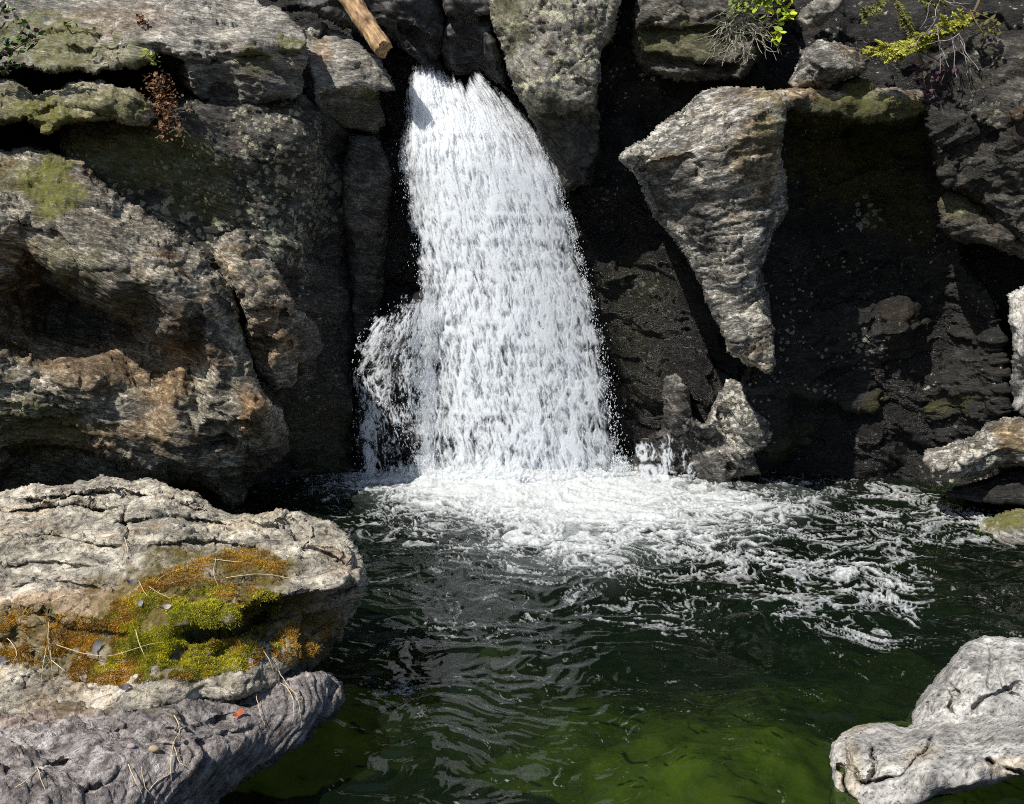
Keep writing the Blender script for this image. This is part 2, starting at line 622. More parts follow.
M_grey = rock_mat('schist_clean_grey', G(0.14, 1.03), G(0.38, 1.04), G(0.62, 1.05), (60, -20, 30), varnish=0.25, swirl=0.1, lichen=0.25, stain_amt=0.15, streak=13, stretch=1.6,
                  stain=(0.25, 0.19, 0.11), bump=0.45)

# ------------------------------------------------------------------ the rocks
CT, CR = 'rock', 'rocks of the gorge'

# backing wall of the gorge, carried past the picture on every side
wall_ctrl = []
for x, y in ((-420, 7.0), (-200, 8.2), (0, 9.6), (150, 10.3), (300, 11.0), (400, 11.9), (450, 12.3), (520, 12.1), (600, 11.5), (700, 11.3), (800, 11.0), (900, 10.7),
             (1024, 10.0), (1250, 8.4), (1450, 7.0)):
    for py, k in ((-450, 1.9), (-250, 1.2), (-60, 0.55), (60, 0.25), (200, 0.05), (350, -0.15), (480, -0.25), (600, -0.3)):
        wall_ctrl.append((x, py, y + (1.5 if x <= 300 and py <= 60 else 0) + k * (1 if x < 350 or x > 620 else 0.55)))
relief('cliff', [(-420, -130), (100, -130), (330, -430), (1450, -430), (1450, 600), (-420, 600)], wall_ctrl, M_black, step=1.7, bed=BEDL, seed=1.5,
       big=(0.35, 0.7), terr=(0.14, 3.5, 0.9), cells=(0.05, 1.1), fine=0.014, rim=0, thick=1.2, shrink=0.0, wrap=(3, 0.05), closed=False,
       feats=[('ledge', [(90, 150), (150, 140), (230, 110), (310, 95)], 0.5, 60, 8)],
       masks=dict(wet=[(480, 300, 190, 330, 0, 1.0), (660, 350, 120, 250, 0, 0.9), (850, 300, 220, 260, 0, 0.8)],
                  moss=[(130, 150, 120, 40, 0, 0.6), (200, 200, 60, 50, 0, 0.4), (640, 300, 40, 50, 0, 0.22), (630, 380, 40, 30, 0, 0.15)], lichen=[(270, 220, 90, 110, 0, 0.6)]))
tag(bpy.data.objects['cliff'], 'dark wet bedrock cliff around the waterfall', kind='structure')

# lichen-speckled wall left of the fall
o = relief('cliff_wall', [(60, 90), (215, 100), (300, 92), (352, 120), (356, 300), (362, 480), (250, 500), (60, 480)],
           [(60, 100, 9.9), (200, 105, 10.0), (300, 95, 10.3), (340, 130, 11.0), (160, 200, 9.9), (250, 200, 10.05), (306, 150, 10.25), (318, 150, 10.9), (306, 250, 10.3),
            (322, 250, 10.8), (345, 260, 11.1), (350, 350, 11.0), (330, 420, 10.7), (300, 420, 10.3), (250, 400, 9.9), (100, 400, 9.6), (345, 470, 10.75), (280, 470, 10.3)],
           M_wall, seed=3.1, bed=BEDL, big=(0.16, 1.2), terr=(0.04, 5, 0.8), cells=(0.07, 1.6), fine=0.014, aniso=(1, 1, 2.5), wrap=(16, 0.5), c=4,
           masks=dict(lichen=[(280, 190, 60, 90, 0, 0.9), (210, 210, 70, 50, 20, 0.6)], moss=[(120, 150, 80, 40, 0, 0.5), (200, 190, 40, 30, 0, 0.35), (315, 430, 40, 40, 0, 0.3)],
                      wet=[(335, 300, 22, 240, 0, 0.7), (300, 440, 90, 60, 0, 0.7)]))  # first wet patch: a tall strip darkening the right margin
tag(o, 'dark lichen speckled rock face between folded bulge and waterfall', 'rock face')

# upper slab
o = relief('rock_slab', [(-160, -90), (240, -60), (262, 2), (285, 12), (306, 28), (307, 60), (303, 95), (260, 104), (215, 107), (196, 92), (182, 62), (160, 52), (148, 62), (120, 72),
                         (70, 74), (20, 70), (-160, 60)],
           [(-150, -80, 12.2), (60, -60, 12.0), (200, -60, 11.8), (130, 0, 11.0), (235, 4, 11.0), (280, 14, 10.8), (303, 34, 10.5), (60, 20, 10.6), (-100, 20, 10.4),
            (-100, 60, 9.7), (30, 66, 9.8), (100, 66, 9.8), (150, 40, 10.0), (160, 50, 9.9), (190, 45, 9.95), (250, 42, 9.95), (300, 48, 9.95),
            (200, 70, 9.95), (250, 60, 9.98), (300, 60, 10.0), (220, 100, 10.2), (300, 90, 10.2), (190, 62, 9.9)],
           M_slab, seed=5.2, bed=(10, 8, 0), big=(0.10, 1.5), terr=(0.07, 7, 0.8), cells=(0.07, 2.0), fine=0.018, wrap=(7, 0.25),
           feats=[('ledge', [(185, 62), (215, 56), (260, 50), (304, 50)], 0.16, 60, 3), ('crack', [(150, 48), (163, 60), (186, 66)], 0.25, 5),
                  ('ledge', [(40, 30), (90, 34), (140, 28)], 0.10, 10, 3), ('ledge', [(60, 48), (110, 50), (150, 44)], 0.12, 8, 3), ('bump', 150, 38, 30, 14, 0, 0.15)],
           masks=dict(moss=[(50, 45, 50, 30, 0, 0.75), (110, 55, 40, 18, 0, 0.5), (256, 60, 20, 14, 0, 0.7), (290, 46, 14, 6, 0, 0.8)],
                      wet=[(250, 84, 70, 26, 0, 0.75), (180, 85, 20, 20, 0, 0.6)], stain=[(110, 20, 60, 15, 0, 0.3)]))
tag(o, 'long pale grey rock slab along the cliff top, mossy at its end beside the leafy plants', 'rock', CR)

o = relief('rock_block', [(306, 62), (304, 30), (322, 22), (346, 34), (383, 58), (398, 92), (380, 92), (386, 125), (378, 134), (345, 130), (318, 112)],
           [(306, 30, 11.30), (330, 26, 11.50), (380, 58, 11.30), (396, 90, 11.00), (350, 88, 10.65), (318, 88, 10.60), (340, 50, 11.00), (308, 60, 10.80), (330, 70, 10.80),
            (345, 100, 10.75), (380, 100, 11.05), (350, 128, 11.00), (380, 128, 11.20)],
           M_slab, seed=6.4, bed=(10, -20, 0), big=(0.05, 2), terr=(0.03, 9, 0.8), cells=(0.04, 2.5), fine=0.012, wrap=(6, 0.25), rim=2.5, thick=1.0,
           feats=[('ledge', [(314, 92), (345, 89), (372, 92), (400, 93)], 0.22, 60, 2.5), ('crack', [(304, 28), (318, 40), (332, 30)], 0.2, 5), ('bump', 312, 45, 10, 10, 0, -0.2)],
           masks=dict(moss=[(372, 95, 10, 5, 0, 0.9), (345, 116, 35, 14, 0, 0.5)], wet=[(350, 115, 45, 18, 0, 0.75)], stain=[(322, 55, 12, 14, 0, 0.5)]))
tag(o, 'bright grey angular rock block jutting just left of the waterfall lip, below the driftwood', 'rock', CR)

o = relief('rock_pillar', [(346, 132), (384, 138), (392, 180), (388, 240), (384, 300), (372, 360), (352, 360), (346, 250), (340, 180)],
           [(350, 138, 11.00), (384, 142, 11.10), (350, 240, 11.00), (384, 240, 11.20), (366, 190, 10.85), (366, 240, 11.00), (360, 350, 11.20), (380, 300, 11.30)],
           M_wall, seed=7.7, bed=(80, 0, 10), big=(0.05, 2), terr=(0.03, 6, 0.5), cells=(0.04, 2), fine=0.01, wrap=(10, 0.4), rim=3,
           masks=dict(wet=[(366, 250, 40, 140, 0, 0.4)]))
tag(o, 'dim grey pillar of flat rock under the bright block', 'rock', CR)

# greenish rounded shelf
o = relief('rock_shelf', [(-140, 80), (10, 78), (40, 92), (70, 82), (100, 79), (135, 90), (165, 112), (150, 128), (110, 122), (70, 122), (45, 134), (25, 122), (0, 128), (-140, 130)],
           [(-120, 90, 9.2), (0, 85, 9.8), (0, 120, 9.2), (60, 90, 9.7), (100, 82, 9.8), (60, 108, 9.3), (100, 104, 9.35), (135, 100, 9.55), (150, 124, 9.6), (110, 120, 9.5), (40, 130, 9.35), (30, 100, 9.5),
            (-120, 125, 9.0)],
           M_left, seed=9.3, bed=BEDL, big=(0.06, 2), terr=(0.07, 9, 0.9), cells=(0.05, 2.5), fine=0.018, wrap=(8, 0.3), rim=4,
           feats=[('crack', [(30, 118), (60, 106), (95, 112), (130, 122)], 0.10, 4)],
           masks=dict(moss=[(40, 115, 40, 22, 0, 0.95), (95, 108, 50, 22, 0, 0.6), (0, 100, 40, 12, 0, 0.5)], lichen=[(90, 95, 60, 22, 0, 0.9)]))
tag(o, 'rounded yellow green lichened shelf of rock above the folded bulge', 'rock', CR)

# the big folded bulge
bul = [(-190, 150), (10, 149), (32, 148), (62, 156), (84, 162), (105, 182), (122, 196), (150, 214), (180, 232), (196, 246), (212, 268), (232, 288), (243, 312), (247, 345), (254, 372), (266, 392),
       (282, 410), (292, 432), (290, 452), (272, 466), (258, 478), (245, 506), (232, 508), (222, 494), (200, 482), (120, 490), (-190, 520)]
o = relief('rock_bulge', bul,
           [(-180, 160, 8.6), (0, 155, 9.2), (60, 160, 9.3), (105, 185, 9.3), (150, 216, 9.2), (195, 248, 9.1), (230, 290, 9.05), (245, 340, 9.0), (285, 415, 9.0), (288, 445, 9.1), (240, 500, 9.15),
            (0, 200, 8.6), (60, 220, 8.5), (110, 250, 8.4), (160, 280, 8.35), (190, 320, 8.35), (215, 330, 8.6),
            (60, 262, 8.5), (110, 300, 8.45), (160, 330, 8.4), (190, 345, 8.4),
            (0, 235, 8.5), (30, 262, 8.7),
            (50, 310, 9.35), (90, 318, 9.45), (130, 326, 9.2), (160, 350, 8.8), (185, 360, 8.65), (20, 300, 8.9),
            (0, 310, 8.4), (20, 350, 8.3), (60, 372, 8.3), (90, 380, 8.25), (110, 400, 8.25), (140, 440, 8.3), (-100, 380, 7.9), (-150, 300, 8.0),
            (150, 400, 8.5), (180, 420, 8.4), (200, 400, 8.35), (220, 360, 8.4), (235, 400, 8.4), (258, 405, 8.35), (262, 425, 8.4), (245, 440, 8.45), (210, 440, 8.5), (190, 455, 8.4),
            (60, 420, 8.2), (20, 420, 8.1), (0, 445, 8.15), (100, 450, 8.4), (130, 462, 8.5), (180, 470, 8.55), (60, 465, 8.7), (0, 475, 8.7), (-150, 480, 8.2),
            (60, 490, 8.9), (215, 470, 8.7), (240, 480, 8.9), (275, 440, 8.75)],
           M_left, seed=11.1, bed=BEDL, big=(0.10, 1.3), terr=(0.06, 6.0, 1.1), cells=(0.035, 1.8), fine=0.018, wrap=(12, 0.5), rim=4, thick=1.6, shrink=0.15, c=5,
           feats=[('ledge', [(22, 250), (45, 268), (62, 296), (80, 300), (110, 310), (140, 322), (165, 348), (185, 352)], 0.38, 45, 4),
                  ('ledge', [(-20, 330), (10, 345), (30, 352)], 0.2, 10, 3),
                  ('ledge', [(0, 446), (60, 448), (110, 456), (150, 466), (205, 470)], 0.5, 40, 4),
                  ('crack', [(198, 300), (194, 330), (190, 360), (196, 395), (192, 430)], 0.22, 8),
                  ('crack', [(150, 370), (168, 385), (180, 400), (196, 440)], 0.12, 5),
                  ('ledge', [(150, 345), (170, 344), (190, 346)], 0.12, 10, 2),
                  ('ledge', [(195, 430), (220, 425), (250, 422), (262, 430)], 0.18, 12, 3), ('crack', [(205, 446), (225, 440), (240, 446)], 0.25, 5),
                  ('ledge', [(210, 300), (222, 296), (236, 310)], 0.12, 14, 3), ('crack', [(225, 300), (240, 330), (246, 380)], 0.10, 4),
                  ('ledge', [(20, 225), (60, 235), (90, 262), (120, 270)], 0.10, 14, 3),
                  ('ledge', [(0, 385), (50, 392), (100, 420)], 0.08, 10, 3), ('ledge', [(0, 415), (50, 422), (110, 445)], 0.10, 10, 3),
                  ('bump', 75, 385, 30, 9, 25, 0.10), ('bump', 250, 412, 12, 14, 0, 0.12)],
           masks=dict(moss=[(48, 185, 30, 30, 0, 1.0), (70, 270, 40, 26, 20, 0.35), (20, 172, 40, 14, 0, 0.4), (30, 420, 50, 24, 10, 0.45)],
                      stain=[(90, 360, 100, 30, 10, 0.5), (175, 365, 20, 50, 20, 0.7), (250, 410, 16, 18, 0, 0.8), (160, 430, 26, 26, 0, 0.5), (60, 440, 80, 20, 0, 0.5), (20, 300, 30, 60, 0, 0.5)],
                      wet=[(268, 478, 26, 44, 20, 0.9), (100, 480, 130, 18, 0, 0.7), (292, 440, 12, 24, 0, 0.8), (95, 310, 85, 36, 8, 0.7)], lichen=[(160, 270, 50, 40, 30, 0.4), (170, 380, 30, 30, 0, 0.5)]))  # the wet patch inside the hollow is its shade, put into the colour
tag(o, 'huge folded grey brown rock bulge with a shadowed hollow and a blunt nose', 'rock', CR)

o = relief('rock_lobe', [(210, 246), (222, 234), (240, 230), (256, 244), (272, 262), (288, 284), (300, 308), (316, 322), (326, 345), (318, 362), (300, 366), (296, 384), (276, 392), (258, 380), (246, 356), (244, 320),
                         (232, 290)],
           [(215, 250, 9.4), (240, 234, 9.5), (262, 258, 9.5), (290, 296, 9.45), (300, 312, 9.45), (322, 345, 9.9), (235, 270, 9.15), (255, 290, 9.05), (275, 310, 9.05), (262, 335, 9.1),
            (285, 335, 9.1), (275, 365, 9.15), (255, 360, 9.3), (290, 380, 9.4), (305, 350, 9.6)],
           M_left, seed=13.5, bed=(10, -25, 0), big=(0.08, 2), terr=(0.05, 8, 0.9), cells=(0.03, 2.4), fine=0.016, wrap=(9, 0.4), rim=3,
           feats=[('ledge', [(246, 308), (268, 306), (292, 312)], 0.14, 14, 3), ('ledge', [(250, 340), (275, 338), (298, 342)], 0.12, 14, 3), ('bump', 285, 290, 8, 30, -35, 0.08)],
           masks=dict(wet=[(318, 345, 14, 26, 0, 0.9)], stain=[(270, 340, 26, 34, 0, 0.5)], lichen=[(250, 260, 30, 25, 0, 0.7)]))
tag(o, 'smaller ribbed rock lobe leaning behind the folded bulge, pale crest down its edge', 'rock', CR)

# waterworn rocks jammed above the lip
o = relief('chockstone', [(296, -60), (420, -70), (440, -20), (446, 20), (440, 60), (446, 72), (428, 72), (398, 52), (380, 30), (360, 40), (330, 20), (300, 10)],
           [(300, -50, 11.4), (420, -60, 11.4), (400, 0, 11.0), (440, 20, 11.2), (440, 60, 11.3), (400, 45, 11.2), (370, 20, 11.2), (330, 10, 11.2), (410, 25, 10.95), (300, 0, 11.2)],
           M_smooth, seed=15.2, big=(0.12, 1.6), terr=(0.05, 4, 0.8), cells=(0.10, 1.8), fine=0.006, wrap=(10, 0.4), rim=4,
           feats=[('crack', [(390, 30), (420, 40), (440, 62)], 0.2, 6), ('bump', 425, 35, 12, 16, 30, 0.12)])
tag(o, 'dark waterworn rock wedged above the waterfall lip, behind the driftwood', 'rock', CR)
o = relief('chockstone', [(424, -70), (500, -60), (502, 10), (496, 34), (506, 66), (512, 96), (494, 84), (482, 74), (462, 76), (446, 72), (436, 50), (446, 20), (436, -10)],
           [(440, -60, 11.5), (495, -50, 11.4), (450, 10, 11.1), (495, 20, 11.0), (490, 45, 10.95), (470, 50, 11.2), (445, 60, 11.3), (500, 80, 11.2), (470, 74, 11.4), (462, 0, 10.95)],
           M_smooth, seed=17.2, big=(0.12, 1.6), terr=(0.05, 4, 0.8), cells=(0.10, 1.8), fine=0.006, wrap=(10, 0.4), rim=3,
           feats=[('ledge', [(438, 8), (466, 22), (496, 14)], 0.25, 40, 4), ('bump', 490, 42, 10, 12, 20, 0.16), ('crack', [(478, 52), (484, 40), (490, 36)], 0.1, 4)])
tag(o, 'black waterworn rock wedged against the lichened block above the falls', 'rock', CR)

# lichened block right of the lip
o = relief('rock_block', [(474, -80), (632, -80), (622, 0), (612, 40), (602, 62), (597, 105), (600, 150), (592, 188), (566, 194), (552, 168), (530, 118), (512, 92), (503, 60), (494, 22), (484, 0)],
           [(480, -70, 11.4), (620, -70, 11.2), (500, 20, 10.75), (560, 0, 10.6), (612, 10, 10.75), (508, 80, 10.75), (560, 60, 10.5), (600, 60, 10.7), (540, 105, 10.6), (590, 105, 10.65),
            (530, 115, 10.8), (560, 125, 10.75), (595, 125, 10.85), (560, 170, 10.9), (590, 180, 10.95)],
           M_lich, seed=19.1, bed=(60, 0, 20), big=(0.10, 1.6), terr=(0.04, 5, 0.8), cells=(0.08, 2.0), fine=0.016, wrap=(9, 0.4), rim=4, thick=1.3,
           feats=[('ledge', [(514, 98), (545, 108), (575, 104), (600, 104)], 0.2, 50, 5)],
           masks=dict(moss=[(510, 20, 20, 40, 0, 0.35), (540, 120, 40, 20, 0, 0.3)], wet=[(570, 150, 60, 50, 0, 1.0)], lichen=[(560, 30, 60, 80, 0, 0.7)]))
tag(o, 'tall pale lichened block of rock hanging over the top of the falls', 'rock', CR)

# rocks of the right side
o = relief('rock_slab', [(636, -80), (770, -80), (790, 0), (770, 40), (744, 84), (690, 82), (640, 74), (628, 40), (634, 0)],
           [(640, -70, 11.5), (760, -70, 11.4), (640, 20, 11.0), (700, 10, 10.9), (770, 10, 10.7), (640, 70, 11.0), (700, 60, 10.75), (740, 78, 10.8)],
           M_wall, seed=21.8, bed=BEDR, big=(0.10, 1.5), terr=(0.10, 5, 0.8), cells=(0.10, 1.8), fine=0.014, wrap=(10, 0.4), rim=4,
           feats=[('ledge', [(636, 30), (690, 26), (740, 34)], 0.15, 20, 3), ('ledge', [(640, 56), (690, 60), (740, 66)], 0.2, 20, 3)],
           masks=dict(moss=[(690, 40, 60, 20, 0, 0.35)]))
tag(o, 'dim slab in the cliff under the drooping ferns, behind the pointed outcrop', 'rock', CR)

pr = [(620, 158), (626, 148), (640, 142), (660, 124), (682, 106), (700, 90), (712, 85), (750, 86), (792, 88), (797, 100), (788, 112), (785, 140), (787, 180), (789, 210), (780, 228), (768, 250), (764, 272), (768, 300), (774, 340),
      (778, 366), (770, 376), (752, 368), (728, 352), (718, 330), (704, 300), (694, 272), (676, 246), (660, 224), (646, 200), (636, 180)]
o = relief('rock_outcrop', pr,
           [(622, 158, 9.25), (640, 150, 9.3), (680, 112, 9.6), (710, 88, 9.8), (700, 120, 9.25), (660, 160, 9.15), (640, 172, 9.4), (690, 160, 9.05), (730, 110, 9.1), (780, 92, 9.35),
            (720, 150, 8.95), (700, 190, 9.15), (736, 190, 8.95), (755, 240, 9.0), (745, 170, 8.92), (780, 110, 9.15), (784, 170, 9.25), (780, 210, 9.3),
            (768, 250, 9.3), (772, 300, 9.4), (790, 100, 9.4),
            (720, 260, 9.2), (740, 280, 9.1), (760, 320, 9.15), (770, 365, 9.2), (740, 350, 9.25), (700, 280, 9.4), (665, 220, 9.6), (690, 240, 9.35)],
           M_prow, seed=23.4, bed=BEDR, big=(0.06, 1.6), terr=(0.035, 6, 0.9), cells=(0.035, 2.2), fine=0.016, wrap=(6, 0.5), rim=3, thick=1.5, shrink=0.1, c=3,
           feats=[('ledge', [(640, 172), (670, 160), (690, 156), (710, 170)], 0.12, 16, 3)],
           masks=dict(wet=[(678, 196, 34, 34, -30, 0.95), (700, 235, 14, 30, -30, 0.7), (690, 300, 14, 60, -25, 0.7)],  # wet here paints shade onto the lower-left facets
                      stain=[(760, 150, 26, 60, 0, 0.75), (665, 158, 20, 6, -10, 0.7), (770, 90, 40, 6, 0, 0.7), (760, 350, 14, 26, 0, 0.4)],
                      moss=[(770, 115, 20, 24, 0, 0.3)],
                      lichen=[(690, 110, 40, 30, 0, 0.6), (635, 155, 18, 14, 0, 1.0), (750, 300, 20, 60, -20, 0.6)]))
ur = [(770, 90), (800, 88), (850, 84), (880, 88), (930, 96), (966, 180), (966, 260), (1000, 300), (1010, 420), (960, 450), (930, 490), (880, 492), (800, 490), (740, 486), (735, 400), (750, 340), (750, 240), (765, 180)]
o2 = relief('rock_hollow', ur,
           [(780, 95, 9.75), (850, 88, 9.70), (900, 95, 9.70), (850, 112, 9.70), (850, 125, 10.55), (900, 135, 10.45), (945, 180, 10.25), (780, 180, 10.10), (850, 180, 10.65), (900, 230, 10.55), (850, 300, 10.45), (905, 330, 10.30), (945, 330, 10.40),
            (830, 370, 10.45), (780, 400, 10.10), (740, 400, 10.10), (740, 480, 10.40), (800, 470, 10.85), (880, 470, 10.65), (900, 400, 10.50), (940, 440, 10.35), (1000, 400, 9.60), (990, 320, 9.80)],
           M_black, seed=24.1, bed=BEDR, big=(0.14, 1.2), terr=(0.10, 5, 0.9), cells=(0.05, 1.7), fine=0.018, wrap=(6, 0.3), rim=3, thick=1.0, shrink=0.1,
           feats=[('ledge', [(800, 280), (830, 264), (870, 258), (900, 264)], 0.22, 26, 4), ('ledge', [(780, 395), (830, 402), (870, 412), (930, 396)], 0.25, 40, 5), ('bump', 905, 330, 26, 26, 0, 0.25),
                  ('bump', 868, 210, 10, 14, 0, 0.14), ('ledge', [(880, 360), (910, 362), (940, 350)], 0.14, 14, 3), ('bump', 850, 266, 26, 6, -15, 0.10), ('bump', 805, 386, 22, 8, 20, 0.15),
                  ('bump', 865, 402, 40, 8, -10, 0.12)],
           masks=dict(wet=[(860, 320, 90, 180, 0, 0.3)], moss=[(900, 408, 70, 14, -8, 0.35), (830, 440, 60, 18, 0, 0.2), (850, 112, 70, 18, 0, 0.8), (860, 160, 60, 40, 0, 0.5), (900, 200, 40, 40, 0, 0.3)], stain=[(900, 318, 14, 8, 0, 0.8), (900, 405, 60, 10, -8, 0.6)],
                      lichen=[(868, 212, 12, 20, 0, 1.0), (855, 264, 28, 8, -15, 1.0), (858, 350, 40, 20, 0, 0.5), (810, 388, 24, 8, 15, 0.9)]))  # pale spots painted on the bumps as sunlit highlights
tag(o2, 'black undercut hollow of rock in shade between the pointed outcrop and the pale cracked edge', 'rock', CR)
tag(o, 'jutting pointed outcrop with a sunlit pale beak and a flat top', 'rock', CR)

o = relief('rock_ledge', [(776, 92), (800, 87), (850, 85), (890, 86), (925, 90), (940, 104), (918, 118), (880, 122), (840, 118), (806, 116), (786, 110)],
           [(778, 92, 9.45), (850, 86, 9.75), (920, 92, 9.7), (800, 98, 9.35), (850, 98, 9.3), (900, 100, 9.35), (800, 112, 9.4), (850, 116, 9.35), (900, 116, 9.4), (935, 106, 9.6)],
           M_left, seed=24.9, bed=BEDR, big=(0.06, 2), terr=(0.05, 8, 0.9), cells=(0.05, 2.2), fine=0.015, wrap=(6, 0.2), rim=3, thick=1.3,
           masks=dict(moss=[(870, 108, 60, 14, 0, 0.9)], stain=[(800, 94, 40, 8, 0, 0.5)], wet=[(850, 112, 80, 12, 0, 0.6)]))
tag(o, 'olive mossy ledge running right from the flat top of the pointed outcrop', 'rock', CR)
o = relief('boulder', [(788, 82), (796, 62), (800, 50), (820, 40), (850, 44), (872, 58), (866, 72), (846, 82), (830, 92), (800, 92)],
           [(790, 80, 9.6), (800, 55, 9.5), (830, 42, 9.6), (868, 58, 9.5), (820, 65, 9.2), (845, 70, 9.25), (800, 88, 9.45), (840, 86, 9.5)],
           M_prow, seed=25.4, bed=(20, 30, 0), big=(0.05, 2.5), terr=(0.08, 9, 0.9), cells=(0.06, 3), fine=0.015, wrap=(7, 0.25), rim=3, thick=0.6,
           masks=dict(stain=[(850, 52, 20, 8, 20, 0.6), (810, 88, 30, 6, 0, 0.7)]))
tag(o, 'small speckled boulder perched on the flat top of the pointed outcrop', 'rock', CR)
o = relief('boulder', [(794, 20), (806, 2), (830, -12), (850, -6), (838, 12), (820, 26), (804, 28)],
           [(798, 20, 10.0), (806, 4, 10.0), (830, -8, 10.1), (845, 0, 10.0), (820, 10, 9.75), (820, 24, 9.9)],
           M_lich, seed=26.4, big=(0.04, 2.5), terr=(0.04, 9, 0.9), cells=(0.04, 3), fine=0.01, wrap=(6, 0.2), rim=2, thick=0.5)
tag(o, 'small grey boulder above the perched speckled one, between the ferns and the hemlock branch', 'rock', CR)

o = relief('rock_buttress', [(925, 58), (960, 40), (1180, 20), (1200, 260), (1024, 246), (1000, 226), (984, 208), (960, 196), (940, 186), (930, 150), (922, 110)],
           [(930, 60, 9.7), (960, 45, 9.7), (1100, 40, 8.8), (930, 110, 9.4), (980, 100, 9.2), (1024, 120, 8.9), (945, 180, 9.35), (990, 205, 9.2), (1024, 230, 8.95), (1150, 200, 8.3)],
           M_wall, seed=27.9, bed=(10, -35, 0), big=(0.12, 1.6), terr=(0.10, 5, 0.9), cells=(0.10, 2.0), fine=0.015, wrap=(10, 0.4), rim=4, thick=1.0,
           feats=[('bump', 1016, 120, 10, 18, 0, 0.15), ('ledge', [(935, 90), (970, 110), (1010, 150)], 0.12, 20, 4)],
           masks=dict(stain=[(1016, 120, 10, 18, 0, 1.0)], wet=[(960, 130, 60, 110, 0, 0.75)], lichen=[(985, 110, 24, 24, 0, 0.8)]))  # the wet mask simply darkens most of this face
tag(o, 'dark bluish rock face right of the hemlock branch, with an orange patch on its edge', 'rock', CR)
o = relief('rock_ledge', [(936, 200), (950, 188), (980, 196), (1010, 214), (1180, 240), (1180, 280), (1020, 262), (990, 246), (950, 240), (938, 226)],
           [(940, 205, 9.6), (955, 192, 9.6), (990, 205, 9.5), (960, 222, 9.3), (1010, 240, 9.15), (1150, 260, 8.5), (950, 236, 9.45), (1010, 256, 9.3)],
           M_wall, seed=29.9, bed=(10, -20, 0), big=(0.06, 2), terr=(0.06, 7, 0.9), cells=(0.05, 2.5), fine=0.012, wrap=(7, 0.3), rim=3, thick=0.6,
           masks=dict(moss=[(960, 205, 24, 14, 0, 0.35)], lichen=[(960, 208, 12, 8, 0, 0.9)]))
tag(o, 'low mossy ledge of rock beneath the dark bluish face', 'rock', CR)
o = relief('rock_pillar', [(1004, 292), (1020, 286), (1140, 280), (1140, 430), (1030, 420), (1014, 404), (1008, 380), (1012, 340)],
           [(1006, 295, 9.2), (1020, 290, 9.1), (1100, 290, 8.4), (1012, 340, 8.95), (1024, 350, 8.7), (1100, 380, 8.2), (1015, 400, 9.0)],
           M_grey, seed=31.9, bed=(10, -60, 0), big=(0.08, 2), terr=(0.08, 8, 0.9), cells=(0.08, 2.8), fine=0.015, wrap=(7, 0.3), rim=3, thick=0.8,
           masks=dict(wet=[(1016, 390, 20, 40, 0, 0.4)]))
tag(o, 'pale cracked rock edge standing above the speckled flat boulder', 'rock', CR)
o = relief('boulder', [(922, 462), (926, 452), (948, 444), (972, 434), (988, 422), (1004, 416), (1090, 412), (1100, 470), (1024, 466), (996, 470), (974, 482), (950, 478), (932, 474)],
           [(924, 462, 8.75), (940, 448, 8.9), (975, 436, 8.95), (1004, 420, 8.95), (1080, 416, 8.6), (940, 465, 8.55), (970, 455, 8.5), (1000, 440, 8.5), (1024, 450, 8.4), (972, 478, 8.65), (1010, 464, 8.6), (1080, 460, 8.2)],
           M_prow, seed=33.9, bed=(20, -20, 0), big=(0.04, 2.5), terr=(0.06, 9, 0.9), cells=(0.05, 3), fine=0.014, wrap=(7, 0.25), rim=2.5, thick=0.7,
           masks=dict(stain=[(1012, 440, 20, 20, 0, 0.9)], lichen=[(970, 460, 40, 16, -15, 0.8)]))
tag(o, 'flat boulder speckled with white lichen and rust, resting above the pool edge', 'rock', CR)
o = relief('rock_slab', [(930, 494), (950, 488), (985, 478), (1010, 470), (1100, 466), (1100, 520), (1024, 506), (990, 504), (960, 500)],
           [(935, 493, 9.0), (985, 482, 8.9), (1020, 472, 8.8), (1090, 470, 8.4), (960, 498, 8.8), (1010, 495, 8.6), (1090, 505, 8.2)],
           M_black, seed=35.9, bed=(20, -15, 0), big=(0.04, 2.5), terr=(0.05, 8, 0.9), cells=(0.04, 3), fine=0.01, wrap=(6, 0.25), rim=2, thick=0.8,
           feats=[('bump', 1000, 492, 16, 8, -15, 0.08)])
tag(o, 'black wet slab of rock under the speckled flat boulder', 'rock', CR)
o = relief('boulder', [(972, 532), (978, 522), (996, 514), (1014, 508), (1080, 500), (1090, 570), (1024, 548), (996, 546), (980, 542)],
           [(976, 532, 8.3), (990, 518, 8.4), (1020, 508, 8.4), (1080, 504, 8.2), (1000, 530, 8.1), (1020, 540, 7.9), (985, 541, 8.15), (1080, 550, 7.6)],
           M_slab, seed=37.9, bed=(20, -15, 0), big=(0.03, 2.5), terr=(0.03, 9, 0.9), cells=(0.03, 3), fine=0.012, wrap=(7, 0.25), rim=2, thick=0.7,
           masks=dict(moss=[(1012, 518, 34, 11, -12, 0.95)], wet=[(1000, 545, 60, 8, 0, 0.7)]))
tag(o, 'moss topped boulder at the waterline below the black wet slab', 'rock', CR)

